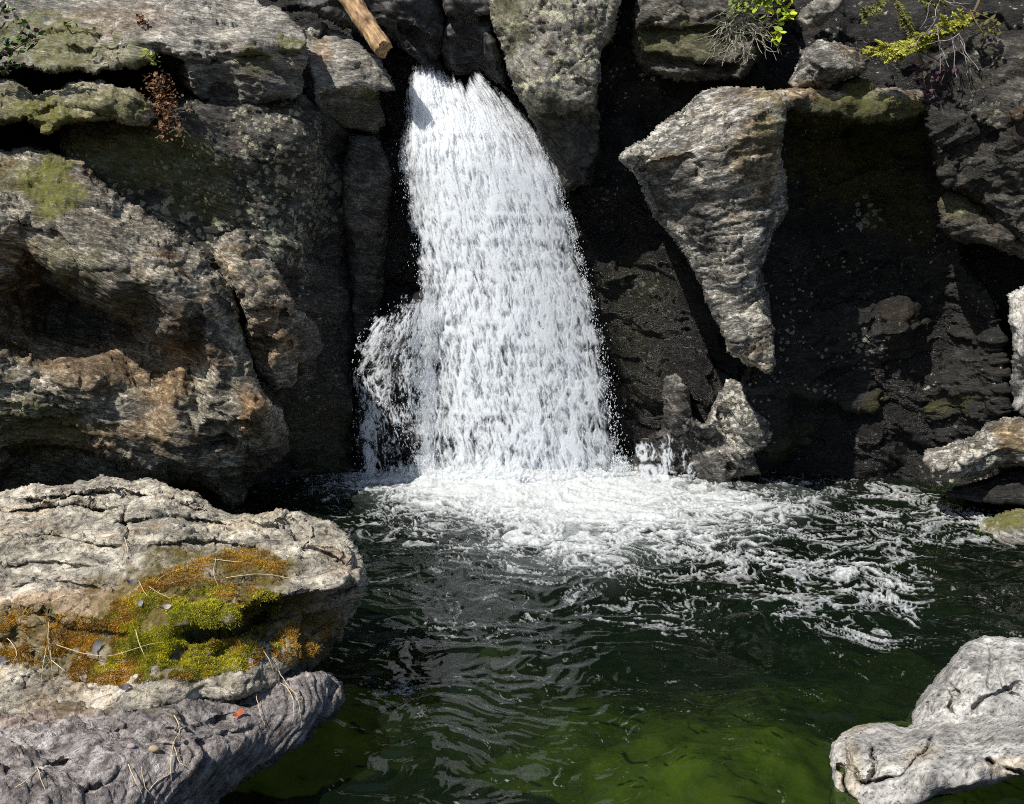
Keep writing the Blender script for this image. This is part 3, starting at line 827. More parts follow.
# folded pale rock at the foot of the right wall
o = relief('rock_fold', [(664, 376), (676, 372), (688, 390), (692, 414), (704, 420), (716, 396), (730, 380), (744, 384), (750, 404), (766, 420), (770, 440), (756, 454), (764, 476), (724, 484), (690, 480), (640, 482),
                         (630, 470), (640, 440), (660, 430)],
           [(670, 380, 10.5), (684, 410, 10.3), (700, 425, 10.2), (722, 400, 10.1), (735, 390, 10.1), (750, 420, 9.95), (765, 435, 10.05), (740, 450, 9.95), (720, 450, 10.2), (690, 460, 10.4), (650, 460, 10.5),
            (740, 478, 10.1), (660, 478, 10.5)],
           M_prow, seed=39.7, bed=(20, 50, 0), big=(0.08, 2), terr=(0.12, 7, 0.9), cells=(0.05, 2.5), fine=0.012, wrap=(7, 0.3), rim=3, thick=0.8,
           feats=[('crack', [(716, 400), (728, 430), (745, 460)], 0.12, 4), ('crack', [(700, 430), (715, 450), (735, 476)], 0.12, 4)],
           masks=dict(wet=[(660, 440, 45, 60, 0, 1.0), (700, 470, 50, 16, 0, 0.9)], lichen=[(745, 425, 22, 35, -20, 0.9), (722, 412, 10, 16, 20, 0.9)]))
tag(o, 'small folded rock with curling pale bands at the foot of the pointed outcrop', 'rock', CR)

# mossy boulder in front
mb = [(-200, 500), (0, 492), (50, 484), (100, 478), (150, 478), (186, 488), (205, 500), (225, 512), (262, 513), (298, 509), (320, 516), (340, 526), (356, 542), (366, 562), (369, 580), (362, 604), (350, 620), (342, 640),
      (330, 654), (318, 664), (300, 680), (240, 700), (100, 720), (-200, 740)]
o = relief('mossy_boulder', mb,
           [(-180, 505, 5.9), (0, 494, 6.0), (100, 480, 6.0), (150, 482, 5.9), (190, 495, 5.7), (230, 514, 5.5), (300, 512, 5.3), (340, 530, 5.1), (366, 570, 4.85), (352, 615, 4.7),
            (-180, 600, 4.4), (0, 540, 4.95), (80, 520, 5.1), (150, 520, 5.1), (230, 545, 4.85), (300, 545, 4.8), (345, 570, 4.55),
            (0, 600, 4.3), (80, 570, 4.5), (160, 560, 4.6), (230, 575, 4.5), (290, 575, 4.45), (330, 585, 4.42),
            (0, 615, 4.22), (60, 610, 4.22), (120, 600, 4.22), (180, 605, 4.15), (240, 605, 4.2), (290, 600, 4.3),
            (0, 640, 4.2), (60, 640, 4.1), (120, 640, 4.02), (180, 625, 4.02), (230, 622, 4.08), (270, 620, 4.3), (310, 625, 4.45), (345, 600, 4.45), (335, 635, 4.5),
            (180, 650, 4.05), (230, 648, 4.12), (120, 680, 3.95), (180, 680, 3.9), (240, 675, 3.98), (290, 660, 4.2), (0, 690, 4.0), (60, 690, 3.95), (-180, 720, 3.7), (300, 675, 4.3), (200, 700, 3.9)],
           M_front, step=1.1, stepy=0.5, seed=41.7, bed=(18, 3, 0), big=(0.04, 2.5), terr=(0.06, 10, 1.0), cells=(0.03, 3.0), fine=0.010, fineS=9, wrap=(9, 0.25), rim=3.5, thick=1.0, shrink=0.35, c=4,
           feats=[('ledge', [(235, 612), (280, 600), (320, 594), (358, 584)], 0.30, 26, 3), ('crack', [(176, 636), (205, 634), (240, 630), (275, 612)], 0.16, 5),
                  ('ledge', [(0, 500), (50, 497), (110, 491), (165, 495), (205, 510)], 0.30, 5, 2), ('ledge', [(-20, 516), (30, 508), (60, 504), (120, 508)], 0.28, 5, 1.5),
                  ('ledge', [(0, 566), (50, 560), (90, 566)], 0.09, 6, 2), ('crack', [(285, 514), (298, 528), (304, 548)], 0.12, 3),
                  ('ledge', [(110, 524), (150, 518), (190, 516), (235, 528)], 0.15, 6, 2), ('ledge', [(20, 540), (50, 536), (80, 540), (125, 548)], 0.13, 6, 2), ('ledge', [(0, 606), (40, 612), (60, 626), (130, 634)], 0.08, 12, 3),
                  ('ledge', [(150, 545), (200, 540), (260, 548)], 0.14, 6, 2), ('ledge', [(300, 545), (330, 552), (352, 566)], 0.14, 6, 2), ('crack', [(120, 486), (128, 500), (122, 520), (130, 540)], 0.14, 3),
                  ('ledge', [(0, 585), (60, 580), (110, 590)], 0.05, 6, 2), ('ledge', [(230, 520), (260, 526), (290, 522)], 0.14, 5, 2)],
           masks=dict(moss=[(190, 620, 110, 60, -5, 1.0), (60, 640, 90, 32, 0, 0.8), (250, 566, 45, 18, 0, 0.95), (305, 640, 40, 26, -20, 0.8)],
                      stain=[(100, 610, 130, 30, -10, 0.6), (300, 620, 50, 24, 0, 0.6)], lichen=[(150, 530, 200, 40, 0, 0.55)], wet=[(325, 655, 30, 14, -40, 0.6)]))
tag(o, 'large sunlit boulder with a pale cracked top and a mossy front beside the pool', 'rock', CR)

sl = [(-200, 690), (-20, 690), (40, 686), (90, 706), (130, 704), (160, 700), (200, 697), (250, 684), (300, 674), (330, 672), (342, 682), (345, 700), (338, 716), (322, 728), (300, 748), (280, 760), (262, 770), (240, 786),
      (220, 800), (205, 830), (200, 920), (-200, 920)]
o = relief('rock_slab', sl,
           [(-180, 700, 3.85), (0, 700, 3.9), (60, 705, 3.85), (130, 712, 3.8), (200, 700, 3.92), (260, 690, 4.05), (330, 676, 4.35), (342, 700, 4.25), (310, 735, 4.0), (250, 776, 3.72), (215, 805, 3.55),
            (0, 740, 3.45), (100, 740, 3.45), (180, 730, 3.52), (260, 715, 3.82), (310, 705, 4.05), (100, 790, 3.15), (180, 770, 3.3), (240, 745, 3.62), (0, 800, 3.05), (100, 900, 2.75), (-180, 900, 2.5), (200, 850, 3.3), (200, 900, 3.3)],
           M_slabF, step=1.1, stepy=0.7, seed=43.9, bed=(22, -14, 0), big=(0.05, 2.5), terr=(0.045, 13, 0.9), cells=(0.035, 3.2), fine=0.009, fineS=9, wrap=(8, 0.25), rim=3, thick=0.7, shrink=0.3, c=4,
           feats=[('ledge', [(100, 735), (140, 722), (190, 728), (240, 708)], 0.05, 10, 3), ('ledge', [(0, 772), (40, 768), (70, 756)], 0.06, 8, 2), ('crack', [(80, 796), (110, 782), (120, 770)], 0.06, 4),
                  ('ledge', [(215, 800), (250, 772), (300, 745), (335, 715)], 0.20, 60, 4), ('ledge', [(150, 745), (200, 740), (260, 722)], 0.03, 8, 2)],
           masks=dict(moss=[(90, 702, 70, 12, 5, 0.5)], stain=[(40, 700, 80, 20, 0, 0.4), (250, 790, 40, 20, -30, 0.6)], wet=[(290, 775, 70, 18, -38, 0.85)], lichen=[(150, 725, 60, 14, 0, 0.4)]))
tag(o, 'low purplish grey slab of rock jutting under the mossy boulder', 'rock', CR)

# clean grey boulders bottom right
o = relief('boulder', [(904, 728), (908, 712), (920, 696), (934, 676), (950, 658), (966, 644), (984, 635), (1010, 637), (1120, 640), (1130, 760), (960, 760)],
           [(906, 722, 4.75), (930, 680, 4.85), (960, 650, 4.95), (986, 637, 5.1), (1100, 642, 5.0), (915, 722, 4.6), (940, 700, 4.6), (975, 680, 4.6), (1020, 670, 4.65), (960, 722, 4.45), (1020, 715, 4.4), (1100, 720, 4.3), (1000, 755, 4.3)],
           M_grey, step=1.1, stepy=0.7, seed=45.9, bed=(60, -20, 30), big=(0.025, 3), terr=(0.004, 12, 0.5), cells=(0, 2.2), fine=0.0032, fineS=10, wrap=(8, 0.2), c=2, rim=2, thick=0.6,
           feats=[('crack', [(946, 682), (955, 694), (950, 708), (958, 716)], 0.05, 1.7), ('crack', [(1024, 682), (990, 694), (975, 706), (972, 720)], 0.05, 1.7), ('crack', [(926, 700), (934, 714)], 0.05, 1.7),
                  ('crack', [(985, 640), (992, 660), (988, 690)], 0.035, 1.5), ('crack', [(1000, 664), (1008, 690), (1024, 700)], 0.035, 1.5)])
tag(o, 'clean grey boulder with fine dark cracks, the upper of two stacked at the pool', 'rock', CR)
o = relief('boulder', [(830, 752), (832, 742), (842, 732), (860, 724), (880, 721), (905, 722), (930, 716), (960, 712), (1000, 714), (1120, 712), (1130, 800), (1024, 776), (1000, 782), (970, 790), (940, 798), (900, 812), (866, 830),
                       (838, 834), (828, 800)],
           [(832, 750, 4.25), (860, 726, 4.5), (905, 724, 4.6), (960, 714, 4.6), (1100, 714, 4.4), (832, 800, 3.95), (850, 770, 4.05), (880, 750, 4.15), (930, 740, 4.15), (1000, 740, 4.0), (1100, 750, 3.8),
            (870, 800, 3.85), (930, 780, 3.82), (980, 770, 3.78), (1040, 765, 3.7), (940, 797, 3.88), (860, 825, 3.85), (1000, 780, 3.85), (1100, 795, 3.65)],
           M_grey, step=1.1, stepy=0.6, seed=47.9, bed=(60, -20, 30), big=(0.022, 3), terr=(0.004, 12, 0.5), cells=(0, 2.4), fine=0.0032, fineS=10, wrap=(8, 0.18), c=2, rim=2, thick=0.6,
           feats=[('crack', [(846, 742), (850, 765), (862, 784), (900, 775), (925, 752), (940, 722)], 0.10, 1.7), ('crack', [(838, 760), (846, 790), (856, 800)], 0.10, 1.7), ('crack', [(872, 745), (876, 765), (870, 782)], 0.10, 1.7),
                  ('crack', [(986, 758), (994, 766)], 0.10, 1.7), ('crack', [(1004, 768), (1024, 776)], 0.10, 1.7), ('ledge', [(850, 735), (890, 728), (935, 724)], 0.02, 8, 2)],
           masks=dict(stain=[(850, 775, 14, 30, 0, 0.5), (1010, 765, 30, 10, 0, 0.5), (920, 755, 24, 8, -20, 0.4), (850, 730, 40, 5, -15, 0.4)]))
tag(o, 'long pale boulder lying in front, lower of two grey ones at the pool corner', 'rock', CR)

# shore behind the viewer's feet and the pool bed
def sheet(name, x0, x1, y0, y1, st, zf, mat, extra=None):
    xs = np.arange(x0, x1 + st, st)
    ys = np.arange(y0, y1 + st, st)
    X, Yy = np.meshgrid(xs, ys)
    Z = zf(X, Yy)
    n, m = X.shape
    i = np.arange(n * m).reshape(n, m)
    q = np.stack([i[:-1, :-1].ravel(), i[:-1, 1:].ravel(), i[1:, 1:].ravel(), i[1:, :-1].ravel()], 1)
    pts = np.stack([X, Yy, Z], -1).reshape(-1, 3)
    me = mesh_from(name, pts, q, mat, {k: f(X, Yy).ravel() for k, f in (extra or {}).items()})
    return link(name, me)


def nf(X, Y, s, oc=4, z=0.0):
    return fbm(np.stack([X.ravel() * s, Y.ravel() * s, np.full(X.size, z)], 1), oc).reshape(X.shape)


def bed_z(X, Y):
    z = -2.4 + 0.25 * nf(X, Y, 0.8) + 0.02 * nf(X, Y, 3, 2)
    c = P(745, 715, 4.85)
    z = z + 0.85 * np.exp(-(((X - 2.0) / 1.5) ** 2 + ((Y - 7.3) / 1.7) ** 2))
    z = z + 0.2 * np.exp(-(((X + 0.4) / 1.6) ** 2 + ((Y - 7.0) / 1.2) ** 2))
    return z


M_bed = NT('pool_bed_silt')
tc = M_bed.n('ShaderNodeTexCoord')
nzz = M_bed.noise(tc.outputs['Object'], 3.0, 6, 0.65)
cc_ = M_bed.ramp(nzz, [(0.3, (0.05, 0.06, 0.012)), (0.7, (0.16, 0.17, 0.03))])
sx = M_bed.n('ShaderNodeSeparateXYZ')
M_bed.l(tc.outputs['Object'], sx.inputs[0])
hz = M_bed.ramp(M_bed.math('ADD', M_bed.math('MULTIPLY', sx.outputs[2], 0.4), 1.0), [(0.05, 0.13), (0.40, 1.7)])  # lighter where higher: stands in for light the water would absorb
cc_ = M_bed.mix(1.0, cc_, hz, 'MULTIPLY')
bs = M_bed.n('ShaderNodeBsdfPrincipled', i_Roughness=0.9)
M_bed.l(cc_, bs.inputs['Base Color'])
M_bed.l(bs.outputs[0], M_bed.out.inputs['Surface'])
tag(sheet('pool_bed', -9, 9, 1.0, 13.5, 0.07, bed_z, M_bed.m), kind='structure')
M_ground = rock_mat('shore_rock', G(0.05, 1.1), G(0.14, 1.08), G(0.3, 1.05), (10, 5, 0), moss=(0.05, 0.05, 0.01))
tag(sheet('ground', -14, 14, -14, 2.0, 0.12,
          lambda X, Y: 0.75 + 0.12 * nf(X, Y, 0.9) + 0.03 * nf(X, Y, 5, 3) - 1.8 * smooth(1.0, 2.0, Y) + 0.8 * smooth(-3, -12, Y), M_ground), kind='structure')

# ------------------------------------------------------------------ pool water and foam
Z0 = np.array([0.1, 0.1, 0.0])


def pool_grid():
    xs = np.concatenate([np.arange(-260, 200, 6), np.arange(200, 1030, 1.25), np.arange(1030, 1330, 6)])
    ys = np.concatenate([np.arange(446, 466, 4), np.arange(466, 560, 0.8), np.arange(560, 810, 1.2), np.arange(810, 1100, 8)])
    PX, PY = np.meshgrid(xs, ys)
    rx, rz = rays(PX, PY)
    Y = -CAM[2] / rz
    return PX, PY, rx * Y, Y


PX, PY, WX, WY = pool_grid()
shp = PX.shape
base = np.stack([WX.ravel(), WY.ravel(), np.zeros(WX.size)], 1)
warp = np.stack([fbm(base * 1.1 + 3, 3), fbm(base * 1.1 + 40, 3), 0 * WX.ravel()], 1)
dist = np.hypot(WX - 0.25, (WY - 10.9) * 0.9)
turb = np.exp(-dist / 2.2)
near = smooth(7.5, 4.5, WY)
bw = base + warp * 0.22


def chop(sx, sy, seed, oc=3):
    return (ridged(bw * np.array([sx, sy, 1]) + seed, oc, 2.1, 0.55)).reshape(shp)


hgt = 0.016 * chop(0.9, 2.2, 1.0, 2) + 0.013 * fbm(bw * np.array([2.2, 4.6, 1]) + 7, 3).reshape(shp)
hgt += 0.006 * chop(3.0, 6.5, 4.0, 3)
hgt += 0.0026 * fbm(bw * np.array([9, 17, 1]) + 2, 3).reshape(shp)
hgt *= (0.45 + 0.75 * smooth(0.5, 4.5, WY) * (1 - 0.55 * near))
hgt += turb * (0.05 * chop(2.0, 3.2, 9.0, 4) + 0.05)
# where the foam lies: a bright tongue under the fall, drawn out to the right by the current
A = [(318, 486), (360, 477), (430, 466), (622, 466), (700, 480), (760, 486), (836, 492), (815, 508), (790, 530), (730, 545), (680, 556), (610, 584), (556, 580), (470, 556), (500, 540), (450, 522), (400, 506), (350, 498)]
B = [(290, 480), (430, 462), (640, 464), (840, 484), (950, 498), (1000, 520), (980, 540), (940, 580), (925, 610), (890, 645), (800, 632), (700, 606), (620, 592), (520, 584), (420, 548), (380, 520), (310, 500)]
sdA = poly_sd(PX, PY, A)
sdB = poly_sd(PX, PY, B)
dens = (0.24 + 0.34 * np.exp(-(np.maximum(dist - 1.2, 0) / 1.2) ** 2)) * smooth(-16, 26, sdA) + 0.29 * smooth(-30, 34, sdB)
arc1 = seg_dist(PX, PY, [(700, 555), (760, 566), (840, 570), (890, 590), (918, 615), (880, 640), (830, 640), (790, 620)], False)[0]
arc2 = seg_dist(PX, PY, [(870, 492), (930, 506), (970, 520), (1000, 540), (1030, 556)], False)[0]
arc3 = seg_dist(PX, PY, [(380, 700), (398, 692), (410, 700)], False)[0]
arc4 = seg_dist(PX, PY, [(560, 600), (620, 612), (650, 626), (700, 618)], False)[0]
arc5 = seg_dist(PX, PY, [(330, 530), (390, 520), (440, 530)], False)[0]
arc6 = seg_dist(PX, PY, [(420, 640), (480, 645), (540, 632)], False)[0]
dens += 0.26 * np.exp(-(arc1 / 16) ** 2) + 0.22 * np.exp(-(arc2 / 9) ** 2) + 0.40 * np.exp(-(arc3 / 11) ** 2)
dens += 0.20 * np.exp(-(arc4 / 14) ** 2) + 0.10 * np.exp(-(arc5 / 14) ** 2) + 0.13 * np.exp(-(arc6 / 18) ** 2)
dens += 0.12 * smooth(760, 600, PY) + 0.09
fw = base + warp * 0.5
flow = np.array([1.5, 3.1, 1])
fw2 = fw + 0.10 * np.stack([fbm(fw * 2.7 + 5, 3), fbm(fw * 2.7 + 50, 3), 0 * fw[:, 0]], 1)
n_a = np.abs(fbm(fw2 * flow * 1.1 + 21, 4, 2.1, 0.55)).reshape(shp)            # lace: foam gathers along thin lines
n_d = np.abs(fbm(fw2 * flow * 2.6 + 71, 4, 2.1, 0.55)).reshape(shp)
n_b = fbm(fw * flow * 1.7 + 60, 5, 2.1, 0.65).reshape(shp)
n_c = fbm(fw * flow * 7.0 + 80, 4, 2.1, 0.65).reshape(shp)
holes = smooth(0.05, 0.6, fbm(fw * flow * 0.5 + 33, 3).reshape(shp))
lace = np.maximum(1 - n_a / 0.12, 0.85 - n_d / 0.15)
core = smooth(-12, 30, sdA) * np.exp(-(np.maximum(dist - 1.0, 0) / 1.3) ** 2)
foam = 0.35 * core - 0.95 + 1.75 * dens - 0.35 * holes * smooth(1.1, 0.6, dens) + (0.55 * np.clip(lace, -1.2, 1) + 0.40 * n_b + 0.30 * n_c) * (1 - 0.5 * core) + 1.2 * hgt * (1 - turb)
isf = foam > -0.15
z = hgt
pts = np.stack([WX, WY, z], -1).reshape(-1, 3)
idx = np.arange(PX.size).reshape(shp)
quad = np.stack([idx[:-1, :-1].ravel(), idx[1:, :-1].ravel(), idx[1:, 1:].ravel(), idx[:-1, 1:].ravel()], 1)

M_water = NT('pool_water')
wt = M_water
fr = wt.n('ShaderNodeFresnel', i_IOR=1.33)
gl = wt.n('ShaderNodeBsdfGlossy', i_Roughness=0.06)
tr = wt.n('ShaderNodeBsdfTransparent')
tr.inputs['Color'].default_value = (0.55, 0.70, 0.34, 1)
df = wt.n('ShaderNodeBsdfDiffuse')
wt.l(wt.mix(wt.attr('aer'), (0.006, 0.012, 0.006), (0.55, 0.62, 0.60)), df.inputs['Color'])
mx1 = wt.n('ShaderNodeMixShader')
wt.l(wt.math('ADD', 0.42, wt.math('MULTIPLY', wt.attr('aer'), 0.5)), mx1.inputs[0])
wt.l(tr.outputs[0], mx1.inputs[1])
wt.l(df.outputs[0], mx1.inputs[2])
mx2 = wt.n('ShaderNodeMixShader')
wt.l(fr.outputs[0], mx2.inputs[0])
wt.l(mx1.outputs[0], mx2.inputs[1])
wt.l(gl.outputs[0], mx2.inputs[2])
wt.l(mx2.outputs[0], wt.out.inputs['Surface'])
aer = np.clip(0.9 * smooth(-25, 40, sdA) * np.exp(-np.maximum(dist - 0.8, 0) / 2.2) * (0.75 + 0.6 * n_b), 0, 1).ravel()
o = link('water', mesh_from('water', pts, quad, wt.m, {'aer': aer}))
tag(o, 'dark green pool water', kind='structure')

fk = isf.ravel()[quad].sum(1) >= 1
fq = quad[fk]
u, inv = np.unique(fq, return_inverse=True)
fp = pts[u].copy()
lift = smooth(0.0, 0.9, foam.ravel()[u])
fp[:, 2] += 0.004 + lift * (0.012 + 0.03 * turb.ravel()[u]) * (0.6 + 0.8 * np.abs(n_c.ravel()[u])) + 0.02 * lift * turb.ravel()[u] * n_b.ravel()[u]
M_foam = NT('white_foam')
ft = M_foam
tc = ft.n('ShaderNodeTexCoord')
fn = ft.noise(tc.outputs['Object'], 26, 6, 0.7)
fc = ft.ramp(fn, [(0.3, (0.50, 0.54, 0.54)), (0.6, (0.76, 0.78, 0.78))])
bs = ft.n('ShaderNodeBsdfPrincipled', i_Roughness=0.6)
ft.l(fc, bs.inputs['Base Color'])
bs.inputs['Specular IOR Level'].default_value = 0.3
bp = ft.n('ShaderNodeBump', i_Strength=0.45, i_Distance=0.03)
ft.l(fn, bp.inputs['Height'])
ft.l(bp.outputs[0], bs.inputs['Normal'])
trl = ft.n('ShaderNodeBsdfTranslucent')
ft.l(fc, trl.inputs['Color'])
mx = ft.n('ShaderNodeMixShader')
mx.inputs[0].default_value = 0.25
ft.l(bs.outputs[0], mx.inputs[1])
ft.l(trl.outputs[0], mx.inputs[2])
cov = ft.math('ADD', ft.attr('foam'), ft.math('MULTIPLY', ft.math('SUBTRACT', ft.noise(tc.outputs['Object'], 40, 4, 0.7), 0.5), 1.3))
cov = ft.ramp(ft.math('ADD', ft.math('MULTIPLY', cov, 0.5), 0.5), [(0.44, 0.0), (0.62, 0.32), (1.0, 0.95)])
tp = ft.n('ShaderNodeBsdfTransparent')
mxa = ft.n('ShaderNodeMixShader')
ft.l(cov, mxa.inputs[0])
ft.l(tp.outputs[0], mxa.inputs[1])
ft.l(mx.outputs[0], mxa.inputs[2])
ft.l(mxa.outputs[0], ft.out.inputs['Surface'])
o = link('foam', mesh_from('foam', fp, inv.reshape(fq.shape), ft.m, {'foam': np.clip(foam.ravel()[u], -1, 2)}))
tag(o, 'white foam spreading from the foot of the waterfall', kind='stuff')

# ------------------------------------------------------------------ the waterfall
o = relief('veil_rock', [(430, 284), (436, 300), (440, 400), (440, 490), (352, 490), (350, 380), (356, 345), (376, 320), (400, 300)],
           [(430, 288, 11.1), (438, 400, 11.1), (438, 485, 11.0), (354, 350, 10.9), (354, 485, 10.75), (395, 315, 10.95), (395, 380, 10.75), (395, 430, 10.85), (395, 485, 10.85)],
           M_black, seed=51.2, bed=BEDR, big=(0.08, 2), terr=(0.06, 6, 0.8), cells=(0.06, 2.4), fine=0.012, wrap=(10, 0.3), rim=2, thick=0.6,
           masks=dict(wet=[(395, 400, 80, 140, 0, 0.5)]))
o.name = 'rock_hump'
tag(o, 'black wet hump of rock that the thin side veil of water slides over', 'rock', CR)

M_fall = NT('falling_water')
ft = M_fall
bs = ft.n('ShaderNodeBsdfPrincipled', i_Roughness=0.45)
bs.inputs['Base Color'].default_value = (0.86, 0.89, 0.92, 1)
bs.inputs['Specular IOR Level'].default_value = 0.4
trl = ft.n('ShaderNodeBsdfTranslucent')
trl.inputs['Color'].default_value = (0.86, 0.89, 0.92, 1)
mx = ft.n('ShaderNodeMixShader')
mx.inputs[0].default_value = 0.45
ft.l(bs.outputs[0], mx.inputs[1])
ft.l(trl.outputs[0], mx.inputs[2])
tp = ft.n('ShaderNodeBsdfTransparent')
mxa = ft.n('ShaderNodeMixShader')
ft.l(ft.attr('cover'), mxa.inputs[0])
ft.l(tp.outputs[0], mxa.inputs[1])
ft.l(mx.outputs[0], mxa.inputs[2])
ft.l(mxa.outputs[0], ft.out.inputs['Surface'])

LE = [(62, 414), (90, 410), (120, 409), (150, 404), (180, 404), (220, 412), (260, 420), (285, 424), (330, 420), (400, 420), (478, 417)]
RE = [(62, 470), (75, 486), (90, 500), (110, 517), (145, 544), (180, 558), (215, 571), (250, 580), (290, 590), (350, 601), (410, 613), (478, 621)]
edge = lambda E, py: np.interp(py, [e[0] for e in E], [e[1] for e in E])


def fallY(px, py):
    f = np.clip((py - 62) / 410, 0, 1)
    l, r = edge(LE, py), edge(RE, py)
    uu = np.clip((px - l) / (r - l), 0, 1)
    return 11.35 - 0.62 * np.sqrt(f) - 0.30 * np.sin(math.pi * uu) * smooth(0, 0.25, f) + 0.15 * (1 - f)


def fall_layer(name, x0, x1, y0, y1, dfun, Yfun, ufun, seed, amp, off, step=0.8, k=(1.0, 1.0), soft=0.55, stretch=1.0):
    """one sheet of broken water: vertices, faces and how much water covers each vertex"""
    PX, PY = np.meshgrid(np.arange(x0, x1, step), np.arange(y0, y1, step))
    D = dfun(PX, PY)
    Y = Yfun(PX, PY) + off
    base = P(PX.ravel(), PY.ravel(), Y.ravel())
    u = ufun(PX, PY).ravel() * k[0]
    v = -base[:, 2] * k[1]
    w = 0.06 * fbm(np.stack([u * 4, v * 2.5, np.full(u.size, seed)], 1), 3)
    q = np.stack([u + w, v + 0.5 * w, np.full(u.size, seed * 3.1)], 1)
    up = smooth(260, 100, PY).ravel() * stretch
    rd = lambda a, b, o: 1 - 2.2 * np.abs(perlin(q * np.array([a, b, 1]) + o))
    lace = 0.55 * rd(9, 3.4, 3) + 0.55 * rd(19, 6, 13) + 0.30 * rd(38, 11, 23)
    thread = 0.55 * rd(22, 1.6, 33) + 0.5 * rd(44, 4.0, 43) + 0.30 * rd(60, 14, 53)
    low = fbm(q * np.array([3.2, 1.1, 1]) + 70, 3)
    val = lace * (1 - 0.6 * up) + thread * (0.25 + 0.55 * up) + 0.45 * low + 0.20 * fbm(q * np.array([70, 30, 1]), 2)
    val = val.reshape(PX.shape)
    cov = smooth(-soft, soft, val - 0.35 + 2.6 * (D - 0.5)) * smooth(0.02, 0.10, D)
    Y2 = Y - amp * np.tanh(val)
    pts = P(PX.ravel(), PY.ravel(), Y2.ravel())
    idx = np.arange(PX.size).reshape(PX.shape)
    quad = np.stack([idx[:-1, :-1].ravel(), idx[1:, :-1].ravel(), idx[1:, 1:].ravel(), idx[:-1, 1:].ravel()], 1)
    fq = quad[(cov.ravel()[quad] > 0.03).any(1)]
    uq, inv = np.unique(fq, return_inverse=True)
    return pts[uq], inv.reshape(fq.shape), cov.ravel()[uq]


def d_main(px, py):
    l, r = edge(LE, py), edge(RE, py)
    u = (px - l) / (r - l)
    jit = fbm(np.stack([px.ravel() / 30, py.ravel() / 22, 0 * px.ravel()], 1), 4, 2.1, 0.6).reshape(px.shape)
    u = u + 0.05 * jit * smooth(90, 250, py)
    d = smooth(-0.08, 0.10, u) * smooth(1.06, 0.90, u)
    D = 0.98 * d
    # thin grey gap between the left thread and the main body, lower half
    gap = np.exp(-((px - (446 + (py - 380) * 0.02)) / 17) ** 2) * smooth(270, 330, py)
    D -= 0.27 * gap
    thread = np.exp(-((px - 428) / 6) ** 2) * smooth(280, 340, py)
    D += 0.35 * thread
    D -= 0.30 * np.exp(-(((px - 405) / 16) ** 2)) * smooth(140, 190, py) * smooth(300, 250, py)
    # dark seams at the lip and down the right side
    D -= 0.45 * np.exp(-(((px - 468) / 5) ** 2 + ((py - 88) / 9) ** 2))
    D -= 0.35 * np.exp(-(((px - 452) / 7) ** 2 + ((py - 80) / 10) ** 2))
    s, _, _ = seg_dist(px, py, [(486, 86), (510, 118), (530, 152)], False)
    D -= 0.30 * np.exp(-(s / 6.5) ** 2)
    top = np.interp(px, [410, 416, 440, 456, 466, 472, 482, 500], [64, 62, 70, 79, 84, 73, 70, 90])
    thr = fbm(np.stack([px.ravel() / 5, py.ravel() / 60, 0 * px.ravel() + 3], 1), 3).reshape(px.shape)
    D *= smooth(-5, 16, py - top + 5 * thr)
    D -= 0.12 * np.exp(-(((px - 512) / 14) ** 2)) * smooth(300, 400, py)
    D -= 0.10 * np.exp(-(((px - 565) / 18) ** 2)) * smooth(330, 400, py)
    # fray at the edges
    D -= 0.16 * smooth(0.25, 0.0, np.minimum(u, 1 - u)) * smooth(180, 300, py)
    return np.clip(D, 0, 1.05)


def u_main(px, py):
    l, r = edge(LE, py), edge(RE, py)
    return (px - l) / (r - l) * 1.75 + 0.25 * (px - 500) / 80


fallroot = bpy.data.objects.new('waterfall', None)
COL.objects.link(fallroot)
fallroot.location = P(520, 474, 10.9) * np.array([1, 1, 0])
tag(fallroot, 'white waterfall plunging from a narrow lip into the dark pool', 'waterfall')


def fall_part(name, layers, mat=None):
    V, F, A, n = [], [], [], 0
    for lay in layers:
        V.append(lay[0])
        F.append(lay[1] + n)
        A.append(lay[2] if len(lay) > 2 else np.ones(len(lay[0])))
        n += len(lay[0])
    me = mesh_from(name, np.concatenate(V) - np.array(fallroot.location), F, mat or M_fall.m, {'cover': np.concatenate(A)})
    return link(name, me, fallroot)


def d_boil(px, py):
    jit = fbm(np.stack([px.ravel() / 13, py.ravel() / 40, 0 * px.ravel() + 2], 1), 4, 2.1, 0.65).reshape(px.shape)
    x = smooth(380, 430, px) * smooth(650, 605, px)
    return x * 0.42 * smooth(455, 478, py + 14 * jit) * smooth(492, 482, py)


fall_part('curtain', [fall_layer('b', 396, 634, 58, 480, lambda a, b: d_main(a, b) * (0.52 - 0.08 * smooth(250, 400, b)) + 0.14 * smooth(300, 120, b) * d_main(a, b), fallY, u_main, 5.9, 0.03, 0.09, soft=0.85),
                      fall_layer('a', 396, 634, 58, 480, lambda a, b: d_main(a, b) * 0.40, fallY, u_main, 1.3, 0.03, 0.0, soft=0.5),
                      fall_layer('c', 396, 634, 58, 480, lambda a, b: d_main(a, b) * 0.30, fallY, u_main, 8.4, 0.02, -0.06, k=(1.25, 1.2), soft=0.4),
                      fall_layer('boil', 350, 660, 440, 492, d_boil, lambda a, b: fallY(a, b) - 0.42, u_main, 3.3, 0.05, 0.0, k=(1.5, 2.6), soft=0.7, stretch=0.0)])


